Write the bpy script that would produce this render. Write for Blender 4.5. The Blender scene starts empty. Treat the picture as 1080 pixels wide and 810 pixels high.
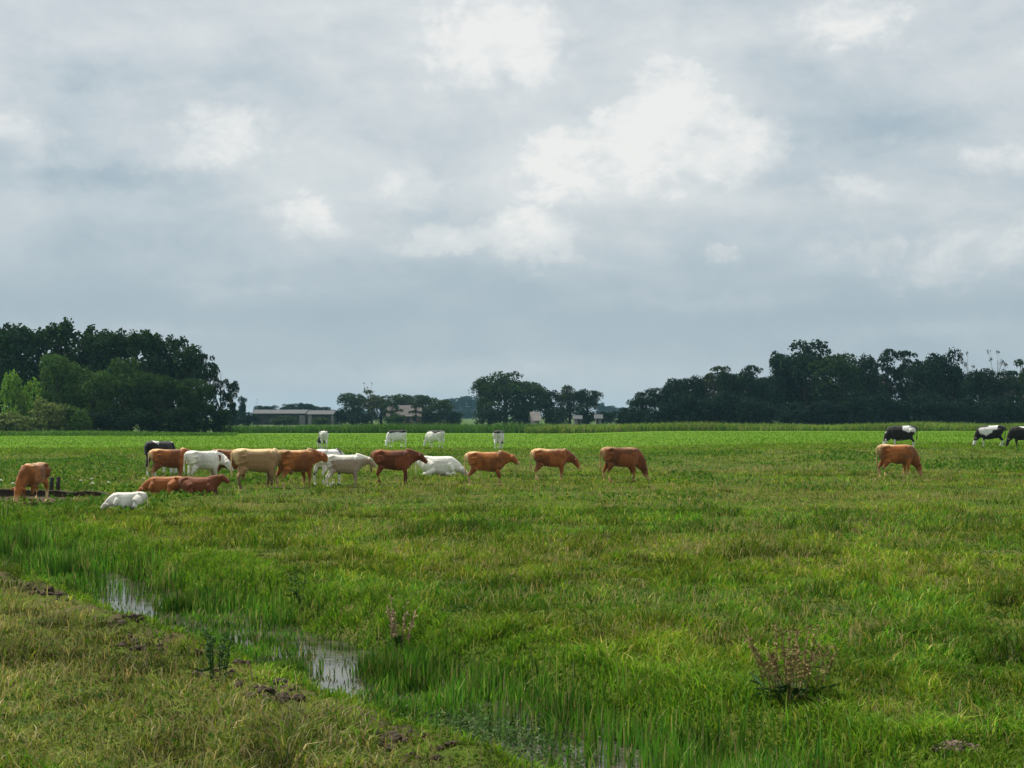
import bpy, bmesh, math, random
import numpy as np
from mathutils import Vector, Matrix
R = math.radians
sc = bpy.context.scene
COL = sc.collection
random.seed(4)
NP = np.random.default_rng(11)

# ------------------------------------------------------------------ camera
F = 1712.0            # focal length in pixels of the 1080 px wide photograph
EYE = 2.6             # eye height above the meadow
PITCH = math.atan(33.0 / F)
cam_d = bpy.data.cameras.new('camera')
cam_d.sensor_width = 36.0
cam_d.lens = 36.0 * F / 1080.0
cam_d.clip_start = 0.1
cam_d.clip_end = 9000
cam = bpy.data.objects.new('camera', cam_d)
COL.objects.link(cam)
cam.location = (0, 0, EYE)
cam.rotation_euler = (R(90) + PITCH, 0, 0)
sc.camera = cam

# ------------------------------------------------------------------ light
SUN_EL, SUN_AZ = R(57), R(-52)      # azimuth from +Y towards +X: behind the herd, to the left
sun_d = bpy.data.lights.new('sun', 'SUN')
sun_d.energy = 5.0
sun_d.angle = R(2)
sun_d.color = (1.0, 0.94, 0.82)
sun = bpy.data.objects.new('sun', sun_d)
COL.objects.link(sun)
sdir = Vector((math.sin(SUN_AZ) * math.cos(SUN_EL), math.cos(SUN_AZ) * math.cos(SUN_EL), math.sin(SUN_EL)))
sun.rotation_euler = sdir.to_track_quat('Z', 'Y').to_euler()
sun.location = (0, 0, 60)

sc.view_settings.view_transform = 'Standard'
sc.view_settings.look = 'None'
sc.view_settings.gamma = 1.0
sc.view_settings.use_curve_mapping = False
sc.view_settings.exposure = 0.12

# ------------------------------------------------------------------ node helper
class NT:
    def __init__(s, tree):
        s.t = tree
        s.n = tree.nodes
        s.l = tree.links
    def new(s, kind, **kw):
        n = s.n.new(kind)
        for k, v in kw.items():
            setattr(n, k, v)
        return n
    def put(s, sock, v):
        if isinstance(v, bpy.types.NodeSocket):
            s.l.new(v, sock)
        elif v is not None:
            sock.default_value = v
    def math(s, op, a, b=None, c=None, clamp=False):
        n = s.new('ShaderNodeMath', operation=op, use_clamp=clamp)
        for i, v in enumerate((a, b, c)):
            s.put(n.inputs[i], v)
        return n.outputs[0]
    def mix(s, f, a, b, blend='MIX'):
        n = s.new('ShaderNodeMix', data_type='RGBA', blend_type=blend)
        s.put(n.inputs[0], f)
        for i, v in ((6, a), (7, b)):
            if isinstance(v, (tuple, list)) and len(v) == 3:
                v = (*v, 1)
            s.put(n.inputs[i], v)
        return n.outputs[2]
    def comb(s, x, y, z):
        n = s.new('ShaderNodeCombineXYZ')
        for i, v in enumerate((x, y, z)):
            s.put(n.inputs[i], v)
        return n.outputs[0]
    def noise(s, vec, scale, detail=4, rough=0.55, dist=0.0):
        n = s.new('ShaderNodeTexNoise')
        s.put(n.inputs['Vector'], vec)
        n.inputs['Scale'].default_value = scale
        n.inputs['Detail'].default_value = detail
        n.inputs['Roughness'].default_value = rough
        n.inputs['Distortion'].default_value = dist
        return n
    def range(s, v, a, b, c=0.0, d=1.0, smooth=True):
        n = s.new('ShaderNodeMapRange', interpolation_type='SMOOTHSTEP' if smooth else 'LINEAR')
        s.put(n.inputs[0], v)
        for i, x in enumerate((a, b, c, d)):
            s.put(n.inputs[i + 1], x)
        return n.outputs[0]
    def scale(s, vec, k):
        n = s.new('ShaderNodeVectorMath', operation='MULTIPLY')
        s.put(n.inputs[0], vec)
        n.inputs[1].default_value = k
        return n.outputs[0]

# ------------------------------------------------------------------ sky
def px_u(x): return (x - 540.0) / F
def px_v(y): return (438.0 - y) / F

def make_world():
    w = bpy.data.worlds.new('World')
    sc.world = w
    w.use_nodes = True
    T = NT(w.node_tree)
    T.n.clear()
    out = T.new('ShaderNodeOutputWorld')
    bg = T.new('ShaderNodeBackground')
    bg.inputs['Strength'].default_value = 0.1
    T.l.new(bg.outputs[0], out.inputs['Surface'])
    sky = T.new('ShaderNodeTexSky', sky_type='NISHITA')
    sky.sun_disc = False
    sky.sun_elevation = SUN_EL
    sky.sun_rotation = SUN_AZ
    sky.dust_density = 2.0
    tc = T.new('ShaderNodeTexCoord')
    sep = T.new('ShaderNodeSeparateXYZ')
    T.l.new(tc.outputs['Generated'], sep.inputs[0])
    x, y, z = sep.outputs
    u0 = T.math('ARCTAN2', x, y)
    v0 = T.math('ARCSINE', z)
    # warp of the cloud coordinates: slow drift plus puffy edges
    pv = T.comb(u0, T.math('MULTIPLY', v0, 1.5), 3.7)
    def split(n):
        ws = T.new('ShaderNodeSeparateColor'); T.l.new(n.outputs['Color'], ws.inputs[0]); return ws.outputs
    w1 = split(T.noise(pv, 14.0, 3, 0.5)); w2 = split(T.noise(pv, 55.0, 5, 0.6))
    def warp(c, k, a1, a2):
        d = T.math('MULTIPLY', T.math('SUBTRACT', w1[k], 0.5), a1)
        return T.math('ADD', c, T.math('MULTIPLY_ADD', T.math('SUBTRACT', w2[k], 0.5), a2, d))
    u = warp(u0, 0, 0.05, 0.030); v = warp(v0, 1, 0.026, 0.022)
    def blob(px, py, a, bu, bd):
        # half width a, height bu above and bd below the middle, in photo pixels
        du = T.math('MULTIPLY', T.math('SUBTRACT', u, px_u(px)), F / a)
        dv = T.math('SUBTRACT', v, px_v(py))
        up = T.math('MULTIPLY', T.math('MAXIMUM', dv, 0.0), F / bu)
        dn = T.math('MULTIPLY', T.math('MINIMUM', dv, 0.0), F / bd)
        q = T.math('MULTIPLY', du, du)
        q = T.math('MULTIPLY_ADD', up, up, q)
        q = T.math('MULTIPLY_ADD', dn, dn, q)
        return T.math('POWER', 2.71828, T.math('MULTIPLY', q, -1.0))
    n1 = T.noise(T.comb(u0, T.math('MULTIPLY', v0, 2.3), 1.3), 7.0, 6, 0.56, 0.4).outputs[0]
    n2 = T.noise(T.comb(u0, T.math('MULTIPLY', v0, 1.4), 8.1), 26.0, 7, 0.6, 0.3).outputs[0]
    elev = T.range(v0, 0.05, 0.14)
    field = None
    for b in CUMULUS:
        e = T.math('MULTIPLY', blob(b[0], b[1], b[2] * 1.3, b[3] * 1.2, b[4] * 1.35), b[5])
        field = e if field is None else T.math('MAXIMUM', field, e)
    edge = T.math('ADD', field, T.math('MULTIPLY', T.math('SUBTRACT', n2, 0.5), 1.05))
    heads = T.math('MULTIPLY', T.range(edge, 0.32, 0.64), T.math('POWER', T.math('MAXIMUM', field, 0.0001), 0.45))
    inner = T.math('MULTIPLY_ADD', T.math('ADD', T.math('SUBTRACT', w2[2], 0.5), T.math('MULTIPLY', T.math('SUBTRACT', n2, 0.5), 1.2)), 1.3, 0.80)
    tot = T.math('MULTIPLY', T.math('MULTIPLY', heads, inner), 0.25)
    tot = T.math('MULTIPLY_ADD', field, 0.07, tot)
    for b in VEILS:
        tot = T.math('MULTIPLY_ADD', blob(*b[:5]), b[5], tot)
    s1 = T.math('MULTIPLY', T.math('SUBTRACT', n1, 0.5), T.math('MULTIPLY_ADD', elev, 0.46, 0.36))
    s2 = T.math('MULTIPLY', T.math('SUBTRACT', n2, 0.5), T.math('MULTIPLY_ADD', elev, 0.34, 0.12))
    tot = T.math('ADD', T.math('ADD', tot, s1), s2)
    base = T.new('ShaderNodeValToRGB')
    be = base.color_ramp.elements
    bst = [(440, .42), (405, .38), (335, .25), (290, .37), (215, .53), (110, .60), (0, .63)]
    be[0].position, be[0].color = 0.0, (bst[0][1],) * 3 + (1,)
    be[1].position, be[1].color = 1.0, (bst[-1][1],) * 3 + (1,)
    for yy, c in bst[1:-1]:
        e = be.new((440 - yy) / 440.0); e.color = (c, c, c, 1)
    T.l.new(T.math('MULTIPLY', v0, F / 440.0, clamp=True), base.inputs[0])
    t = T.math('ADD', tot, base.outputs[0], clamp=True)
    ramp = T.new('ShaderNodeValToRGB')
    el = ramp.color_ramp.elements
    stops = [(0.0, (0.30, 0.385, 0.445)), (0.30, (0.375, 0.462, 0.522)), (0.55, (0.515, 0.575, 0.610)),
             (0.80, (0.655, 0.69, 0.70)), (1.0, (0.81, 0.81, 0.79))]
    el[0].position, el[0].color = stops[0][0], (*stops[0][1], 1)
    el[1].position, el[1].color = stops[-1][0], (*stops[-1][1], 1)
    for p, c in stops[1:-1]:
        e = el.new(p)
        e.color = (*c, 1)
    T.l.new(t, ramp.inputs[0])
    cl = T.new('ShaderNodeVectorMath', operation='SCALE')
    T.l.new(ramp.outputs[0], cl.inputs[0])
    cl.inputs['Scale'].default_value = 10.0
    mixed = T.mix(0.93, sky.outputs[0], cl.outputs[0])
    T.l.new(mixed, bg.inputs['Color'])
# cumulus heads (x, y, half width, height up, height down, thickness) and soft light or dark veils, in photo pixels
CUMULUS = [
    (724, 88, 30, 22, 60, 1.0), (712, 122, 62, 34, 60, 1.0), (655, 140, 60, 26, 50, 0.9), (775, 150, 55, 24, 40, 0.95), (600, 160, 55, 26, 60, 0.72),
    (452, 254, 52, 20, 17, 0.95), (562, 246, 46, 24, 22, 1.0), (505, 244, 40, 18, 16, 0.7), (440, 200, 50, 26, 60, 0.55), (243, 146, 70, 30, 40, 0.72),
    (325, 236, 50, 28, 24, 0.60), (520, 45, 110, 50, 60, 0.68), (1005, 262, 120, 22, 40, 0.62), (900, 40, 90, 34, 30, 0.6), (20, 150, 60, 22, 26, 0.6),
    (765, 272, 16, 10, 14, 0.8), (872, 208, 40, 16, 30, 0.6), (1045, 180, 50, 20, 30, 0.55), (880, 250, 60, 18, 26, 0.5)]
VEILS = [
    (130, 193, 120, 14, 18, -0.20), (930, 142, 130, 22, 20, -0.20), (60, 92, 90, 24, 16, -0.20), (640, 84, 36, 24, 30, -0.10),
    (345, 110, 70, 30, 30, -0.06), (1040, 205, 80, 20, 18, -0.08), (840, 195, 60, 16, 16, -0.10), (500, 305, 160, 20, 24, -0.08), (90, 262, 90, 20, 20, -0.06),
    (610, 170, 230, 80, 90, 0.13), (240, 165, 120, 50, 60, 0.12), (470, 40, 190, 60, 60, 0.12), (990, 255, 170, 40, 40, 0.12), (940, 50, 150, 40, 40, 0.07), (400, 240, 150, 40, 40, 0.08),
    (330, 50, 90, 40, 40, 0.06), (730, 40, 90, 30, 30, 0.06), (700, 200, 100, 24, 24, 0.04), (960, 352, 150, 14, 16, 0.12), (120, 358, 160, 14, 14, 0.10), (480, 392, 220, 14, 16, 0.10), (760, 318, 120, 9, 14, 0.10), (300, 306, 120, 9, 14, 0.10)]
make_world()

# ------------------------------------------------------------------ placement helpers
def depth_at(y, z=0.0):
    a = math.atan((y - 405.0) / F) - PITCH
    return (EYE - z) / math.tan(a)
def x_at(px, Y): return (px - 540.0) / F * Y

_tab = NP.random((256, 256))
def vnoise(x, y):
    xi = np.floor(x).astype(int); yi = np.floor(y).astype(int)
    fx = x - xi; fy = y - yi
    fx = fx * fx * (3 - 2 * fx); fy = fy * fy * (3 - 2 * fy)
    a = _tab[xi & 255, yi & 255]; b = _tab[(xi + 1) & 255, yi & 255]
    c = _tab[xi & 255, (yi + 1) & 255]; d = _tab[(xi + 1) & 255, (yi + 1) & 255]
    return (a * (1 - fx) + b * fx) * (1 - fy) + (c * (1 - fx) + d * fx) * fy
def fbm(x, y, oct=4):
    x = np.asarray(x, float); y = np.asarray(y, float)
    s = 0; a = 0.5; tot = 0
    for i in range(oct):
        s = s + a * vnoise(x + 17.3 * i, y + 9.1 * i); tot += a
        a *= 0.5; x = x * 2.03; y = y * 2.03
    return s / tot
def sstep(a, b, x):
    t = np.clip((np.asarray(x, float) - a) / (b - a), 0, 1)
    return t * t * (3 - 2 * t)

# the ditch runs straight from the middle foreground away to the left
DX, DY = 0.557, 19.06
def ditch_s(X, Y):                       # signed distance from the ditch axis, + is the herd's side
    return (X - (-1.95 + (DY - Y) * DX)) * 0.8737
def ditch_t(X, Y):                       # metres along the ditch, 0 at the second pool, + away from the camera
    return (Y - DY) * 0.8737 - (X + 1.95) * 0.4866
WATER_Z = -0.42
def ground_z(X, Y):
    X = np.asarray(X, float); Y = np.asarray(Y, float)
    s = ditch_s(X, Y)
    wob = (fbm(X * 0.7, Y * 0.7, 3) - 0.5) * 0.5
    a = np.abs(s + wob * 0.9)
    fade = sstep(95, 80, Y)
    z = -0.62 * (1 - sstep(0.75, 1.75, a)) * fade
    near = sstep(120, 60, Y)
    z = z + near * ((fbm(X * 0.35 + 40, Y * 0.35, 3) - 0.5) * 0.14 + (fbm(X * 1.9 + 7, Y * 1.9, 3) - 0.5) * 0.09)
    edge = np.exp(-((s + 1.95) / 0.35) ** 2) * fade
    z = z + edge * (fbm(X * 4, Y * 4, 3) - 0.42) * 0.26
    z = z + 0.36 * sstep(70, 108, Y) * sstep(6, 24, X)
    return z
def gz(X, Y): return float(ground_z(np.array([X]), np.array([Y]))[0])

# ------------------------------------------------------------------ object helpers
def tag(o, label=None, cat=None, group=None, kind=None):
    if label: o['label'] = label
    if cat: o['category'] = cat
    if group: o['group'] = group
    if kind: o['kind'] = kind
    return o
def link(name, me, mat=None, parent=None):
    o = bpy.data.objects.new(name, me)
    COL.objects.link(o)
    if mat is not None and me is not None and not me.materials:
        me.materials.append(mat)
    if parent is not None:
        o.parent = parent
    return o
def empty(name, loc, rz=0.0):
    o = bpy.data.objects.new(name, None)
    COL.objects.link(o)
    o.location = loc
    o.rotation_euler = (0, 0, rz)
    o.empty_display_size = 0.3
    return o
def mesh_np(name, co, loops, starts, totals, col=None, smooth=False):
    me = bpy.data.meshes.new(name)
    me.vertices.add(len(co)); me.vertices.foreach_set('co', np.ascontiguousarray(co, np.float32).ravel())
    me.loops.add(len(loops)); me.loops.foreach_set('vertex_index', np.ascontiguousarray(loops, np.int32))
    me.polygons.add(len(starts)); me.polygons.foreach_set('loop_start', np.ascontiguousarray(starts, np.int32))
    me.polygons.foreach_set('loop_total', np.ascontiguousarray(totals, np.int32))
    if smooth:
        me.polygons.foreach_set('use_smooth', np.ones(len(starts), bool))
    me.update(calc_edges=True)
    if col is not None:
        a = me.color_attributes.new('tone', 'FLOAT_COLOR', 'POINT')
        c = np.ones((len(co), 4), np.float32); c[:, :3] = col
        a.data.foreach_set('color', c.ravel())
    return me
def bm_mesh(name, bm, smooth=False):
    me = bpy.data.meshes.new(name)
    bm.to_mesh(me); bm.free()
    if smooth:
        me.polygons.foreach_set('use_smooth', np.ones(len(me.polygons), bool))
    return me
def box(bm, c, s, rot=None):
    m = Matrix.Translation(c)
    if rot is not None: m = m @ rot
    r = bmesh.ops.create_cube(bm, size=1.0, matrix=m @ Matrix.Diagonal((*s, 1)))
    return r['verts']
def tube(bm, pts, rad, n=8, flat=None, cap=True):
    """tapered tube through points; rad = list of r or (r_vertical, r_side)"""
    pts = [Vector(p) for p in pts]
    rings = []
    for i, p in enumerate(pts):
        d = (pts[min(i + 1, len(pts) - 1)] - pts[max(i - 1, 0)]).normalized()
        side = d.cross(Vector((0, 0, 1)))
        if side.length < 0.15:
            side = Vector((0, 1, 0)) if flat is None else Vector(flat)
            side = (side - d * side.dot(d))
        side.normalize()
        up = side.cross(d).normalized()
        r = rad[i]
        rv, rs = r if isinstance(r, (tuple, list)) else (r, r)
        rings.append([bm.verts.new(p + up * (math.sin(2 * math.pi * k / n) * rv) + side * (math.cos(2 * math.pi * k / n) * rs)) for k in range(n)])
    for a, b in zip(rings, rings[1:]):
        for k in range(n):
            bm.faces.new((a[k], a[(k + 1) % n], b[(k + 1) % n], b[k]))
    if cap:
        bm.faces.new(list(reversed(rings[0]))); bm.faces.new(rings[-1])

# ------------------------------------------------------------------ materials
def mat_new(name):
    m = bpy.data.materials.new(name)
    m.use_nodes = True
    T = NT(m.node_tree)
    T.n.clear()
    out = T.new('ShaderNodeOutputMaterial')
    return m, T, out
def mat_plain(name, col, col2=None, scale=8.0, rough=0.85, bump=0.0, tone=False):
    m, T, out = mat_new(name)
    p = T.new('ShaderNodeBsdfPrincipled')
    p.inputs['Roughness'].default_value = rough
    p.inputs['Specular IOR Level'].default_value = 0.2
    tc = T.new('ShaderNodeTexCoord')
    nz = T.noise(tc.outputs['Object'], scale, 5, 0.6)
    c = T.mix(T.range(nz.outputs[0], 0.3, 0.7), col, col2 or tuple(x * 0.6 for x in col))
    if tone:
        at = T.new('ShaderNodeAttribute', attribute_name='tone')
        c = T.mix(1.0, at.outputs['Color'], T.mix(T.range(nz.outputs[0], 0.3, 0.7), (0.8, 0.8, 0.8), (1.15, 1.15, 1.15)), 'MULTIPLY')
    T.l.new(c, p.inputs['Base Color'])
    if bump:
        b = T.new('ShaderNodeBump')
        b.inputs['Strength'].default_value = bump
        b.inputs['Distance'].default_value = 0.05
        T.l.new(nz.outputs[0], b.inputs['Height'])
        T.l.new(b.outputs[0], p.inputs['Normal'])
    T.l.new(p.outputs[0], out.inputs['Surface'])
    return m
def mat_leafy(name, trans=0.35, objcol=False, gloss=0.08):
    m, T, out = mat_new(name)
    at = T.new('ShaderNodeAttribute', attribute_name='tone')
    c = at.outputs['Color']
    if objcol:
        oi = T.new('ShaderNodeObjectInfo')
        c = T.mix(1.0, c, oi.outputs['Color'], 'MULTIPLY')
    d = T.new('ShaderNodeBsdfDiffuse'); T.l.new(c, d.inputs['Color'])
    tr = T.new('ShaderNodeBsdfTranslucent')
    T.l.new(T.mix(1.0, c, (1.05, 1.15, 0.6), 'MULTIPLY'), tr.inputs['Color'])
    mx = T.new('ShaderNodeMixShader'); mx.inputs[0].default_value = trans
    T.l.new(d.outputs[0], mx.inputs[1]); T.l.new(tr.outputs[0], mx.inputs[2])
    g = T.new('ShaderNodeBsdfGlossy'); g.inputs['Roughness'].default_value = 0.45
    g.inputs['Color'].default_value = (0.6, 0.6, 0.6, 1)
    m2 = T.new('ShaderNodeMixShader'); m2.inputs[0].default_value = gloss
    T.l.new(mx.outputs[0], m2.inputs[1]); T.l.new(g.outputs[0], m2.inputs[2])
    T.l.new(m2.outputs[0], out.inputs['Surface'])
    return m

M_GRASS = mat_leafy('grass_blades', 0.35, gloss=0.008)
M_CROWN = mat_leafy('tree_leaves', 0.2, True, 0.0)
M_BARK = mat_plain('bark', (0.10, 0.085, 0.065), (0.05, 0.042, 0.034), 2.0)
M_SOIL = mat_plain('soil', (0.085, 0.060, 0.036), (0.030, 0.022, 0.014), 14.0, bump=0.8)
M_SOILPALE = mat_plain('dry_soil', (0.24, 0.18, 0.135), (0.09, 0.065, 0.048), 22.0, bump=0.6)

def mat_ground():
    m, T, out = mat_new('meadow_ground')
    p = T.new('ShaderNodeBsdfPrincipled')
    p.inputs['Roughness'].default_value = 0.95
    p.inputs['Specular IOR Level'].default_value = 0.1
    geo = T.new('ShaderNodeNewGeometry')
    sep = T.new('ShaderNodeSeparateXYZ'); T.l.new(geo.outputs['Position'], sep.inputs[0])
    X, Y, Z = sep.outputs
    pos = geo.outputs['Position']
    big = T.noise(pos, 0.07, 5, 0.6).outputs[0]
    mid = T.noise(pos, 0.6, 5, 0.62).outputs[0]
    fine = T.noise(pos, 4.5, 5, 0.7).outputs[0]
    olive = T.mix(T.range(big, 0.38, 0.62), (0.100, 0.130, 0.012), (0.062, 0.115, 0.009))
    olive = T.mix(T.range(mid, 0.50, 0.72), olive, (0.165, 0.150, 0.045))
    olive = T.mix(T.range(mid, 0.46, 0.30), olive, (0.036, 0.085, 0.012))
    # the mown, lush strip further out
    lush = T.mix(T.range(mid, 0.35, 0.65), (0.105, 0.225, 0.009), (0.135, 0.25, 0.014))
    yb = T.math('MULTIPLY_ADD', T.math('SUBTRACT', big, 0.5), 40.0, Y)
    yb = T.math('MULTIPLY_ADD', X, -0.10, yb)
    c = T.mix(T.range(yb, 118.0, 142.0), olive, lush)
    c = T.mix(T.range(Y, 236.0, 262.0), c, (0.075, 0.13, 0.035))
    c = T.mix(T.math('MULTIPLY', T.range(fine, 0.35, 0.7), 0.8), c, T.mix(0.55, c, (0.0, 0.0, 0.0)))
    at = T.new('ShaderNodeAttribute', attribute_name='mud')
    mudn = T.mix(T.range(fine, 0.35, 0.65), (0.040, 0.032, 0.018), (0.12, 0.090, 0.05))
    c = T.mix(at.outputs['Fac'], c, mudn)
    T.l.new(c, p.inputs['Base Color'])
    b = T.new('ShaderNodeBump'); b.inputs['Strength'].default_value = 0.9; b.inputs['Distance'].default_value = 0.12
    T.l.new(fine, b.inputs['Height']); T.l.new(b.outputs[0], p.inputs['Normal'])
    T.l.new(p.outputs[0], out.inputs['Surface'])
    return m

# ------------------------------------------------------------------ ground
MUD_PATCH = (-15.4, 50.6)
def mud_amount(X, Y):
    s = ditch_s(X, Y)
    bed = 1 - sstep(0.9, 1.5, np.abs(s + 0.1))
    n = fbm(X * 1.3 + 3, Y * 1.3, 3)
    edge = np.exp(-((s + 1.9) / 0.38) ** 2) * sstep(0.46, 0.60, n)
    hoof = np.exp(-((s - 2.1) / 0.4) ** 2) * sstep(0.58, 0.70, n)
    near = sstep(90, 80, Y)
    hollow = sstep(1.25, 0.75, np.sqrt(((X + 16.4) / 3.6) ** 2 + ((Y - 50.4) / 2.0) ** 2) + (n - 0.5) * 0.7)
    return np.clip((bed + edge + hoof) * near + hollow, 0, 1)

def axis(lo, hi, step, far_lo, far_hi, g=1.16):
    c = list(np.arange(lo, hi + 1e-6, step))
    st = step; v = hi
    while v < far_hi:
        st *= g; v += st; c.append(min(v, far_hi))
    st = step; v = lo; pre = []
    while v > far_lo:
        st *= g; v -= st; pre.append(max(v, far_lo))
    return np.array(pre[::-1] + c)
gx = axis(-22, 18, 0.16, -3000, 3000)
gy = axis(7, 62, 0.16, -300, 3000)
GX, GY = np.meshgrid(gx, gy, indexing='xy')
co = np.stack([GX.ravel(), GY.ravel(), ground_z(GX.ravel(), GY.ravel())], 1)
nx, ny = len(gx), len(gy)
i0 = (np.arange(ny - 1)[:, None] * nx + np.arange(nx - 1)[None, :]).ravel()
quads = np.stack([i0, i0 + 1, i0 + 1 + nx, i0 + nx], 1)
me = mesh_np('ground', co, quads.ravel(), np.arange(len(quads)) * 4, np.full(len(quads), 4), smooth=True)
a = me.attributes.new('mud', 'FLOAT', 'POINT')
a.data.foreach_set('value', mud_amount(co[:, 0], co[:, 1]).astype(np.float32))
tag(link('ground', me, mat_ground()), 'green meadow ground cut by a shallow reedy ditch', None, None, 'structure')

# water in the ditch
m, T, out = mat_new('ditch_water')
p = T.new('ShaderNodeBsdfPrincipled')
p.inputs['Roughness'].default_value = 0.12
p.inputs['IOR'].default_value = 1.33
tc = T.new('ShaderNodeTexCoord')
nz = T.noise(tc.outputs['Object'], 2.2, 4, 0.6)
T.l.new(T.mix(T.range(nz.outputs[0], 0.4, 0.62), (0.040, 0.036, 0.024), (0.085, 0.082, 0.060)), p.inputs['Base Color'])
b = T.new('ShaderNodeBump'); b.inputs['Strength'].default_value = 0.12; b.inputs['Distance'].default_value = 0.03
T.l.new(T.noise(tc.outputs['Object'], 9.0, 3, 0.5).outputs[0], b.inputs['Height']); T.l.new(b.outputs[0], p.inputs['Normal'])
T.l.new(p.outputs[0], out.inputs['Surface'])
bm = bmesh.new()
prev = None
for k in range(0, 41):
    Yk = 4.0 + k * 2.0
    xc = -1.95 + (DY - Yk) * DX
    r = [bm.verts.new((xc - 1.7, Yk, WATER_Z)), bm.verts.new((xc + 1.7, Yk, WATER_Z))]
    if prev: bm.faces.new((prev[0], prev[1], r[1], r[0]))
    prev = r
tag(link('ditch_water', bm_mesh('ditch_water', bm), m), 'still grey ditch water between the reeds', None, None, 'structure')

# ------------------------------------------------------------------ blades of grass and reed
def jitter_col(n, cols, wts, var=0.32):
    cols = np.array(cols); idx = NP.choice(len(cols), n, p=np.array(wts) / sum(wts))
    c = cols[idx] * (1 + (NP.random((n, 1)) - 0.5) * 2 * var)
    return c * (1 + (NP.random((n, 3)) - 0.5) * 0.14)
def blades(name, P, h, w, lean, col, label, mat=None, tipw=0.0):
    """P base points (n,3); each blade is a bent strip of a quad and a tip"""
    n = len(P)
    ang = NP.random(n) * 2 * math.pi
    yaw = NP.random(n) * 2 * math.pi
    wx = np.cos(yaw) * w * 0.5; wy = np.sin(yaw) * w * 0.5
    lx = np.cos(ang) * lean * h; ly = np.sin(ang) * lean * h
    co = np.empty((n, 5, 3))
    z0 = np.zeros(n)
    W = np.stack([wx, wy, z0], 1)
    mid = P + np.stack([lx * 0.3, ly * 0.3, h * 0.58], 1)
    tip = P + np.stack([lx, ly, h * (1 - 0.25 * lean)], 1)
    co[:, 0] = P - W; co[:, 1] = P + W
    co[:, 2] = mid + W * 0.85; co[:, 3] = mid - W * 0.85
    co[:, 4] = tip
    base = np.arange(n)[:, None] * 5
    loops = (base + np.array([[0, 1, 2, 3, 3, 2, 4]])).ravel()
    starts = (np.arange(n)[:, None] * 7 + np.array([[0, 4]])).ravel()
    totals = np.tile([4, 3], n)
    cc = np.repeat(col[:, None, :], 5, axis=1)
    me = mesh_np(name, co.reshape(-1, 3), loops, starts, totals, cc.reshape(-1, 3))
    o = link(name, me, mat or M_GRASS)
    return tag(o, label, None, None, 'stuff')
def scatter(y0, y1, dens, margin=2.5):
    """random points of the wedge in view between two depths, dens per square metre"""
    half = 540.0 / F
    area = (half * (y0 + y1) + 2 * margin) * (y1 - y0)
    n = int(area * dens)
    Y = y0 + (y1 - y0) * NP.random(n)
    w = half * Y + margin
    X = (NP.random(n) * 2 - 1) * w
    keep = NP.random(n) < w / (half * y1 + margin)
    return X[keep], Y[keep]
def on_ground(X, Y): return np.stack([X, Y, ground_z(X, Y) - 0.01], 1)

OLIVE = [(0.132, 0.200, 0.012), (0.098, 0.182, 0.010), (0.185, 0.205, 0.026), (0.28, 0.255, 0.06), (0.055, 0.135, 0.008)]
LUSHC = [(0.085, 0.20, 0.016), (0.060, 0.155, 0.014), (0.125, 0.225, 0.028), (0.035, 0.10, 0.012)]
SEDGE = [(0.150, 0.255, 0.020), (0.110, 0.225, 0.016), (0.19, 0.27, 0.032), (0.24, 0.24, 0.07)]
REEDC = [(0.060, 0.165, 0.018), (0.040, 0.115, 0.016), (0.095, 0.21, 0.022), (0.16, 0.22, 0.05), (0.24, 0.22, 0.10)]

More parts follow.
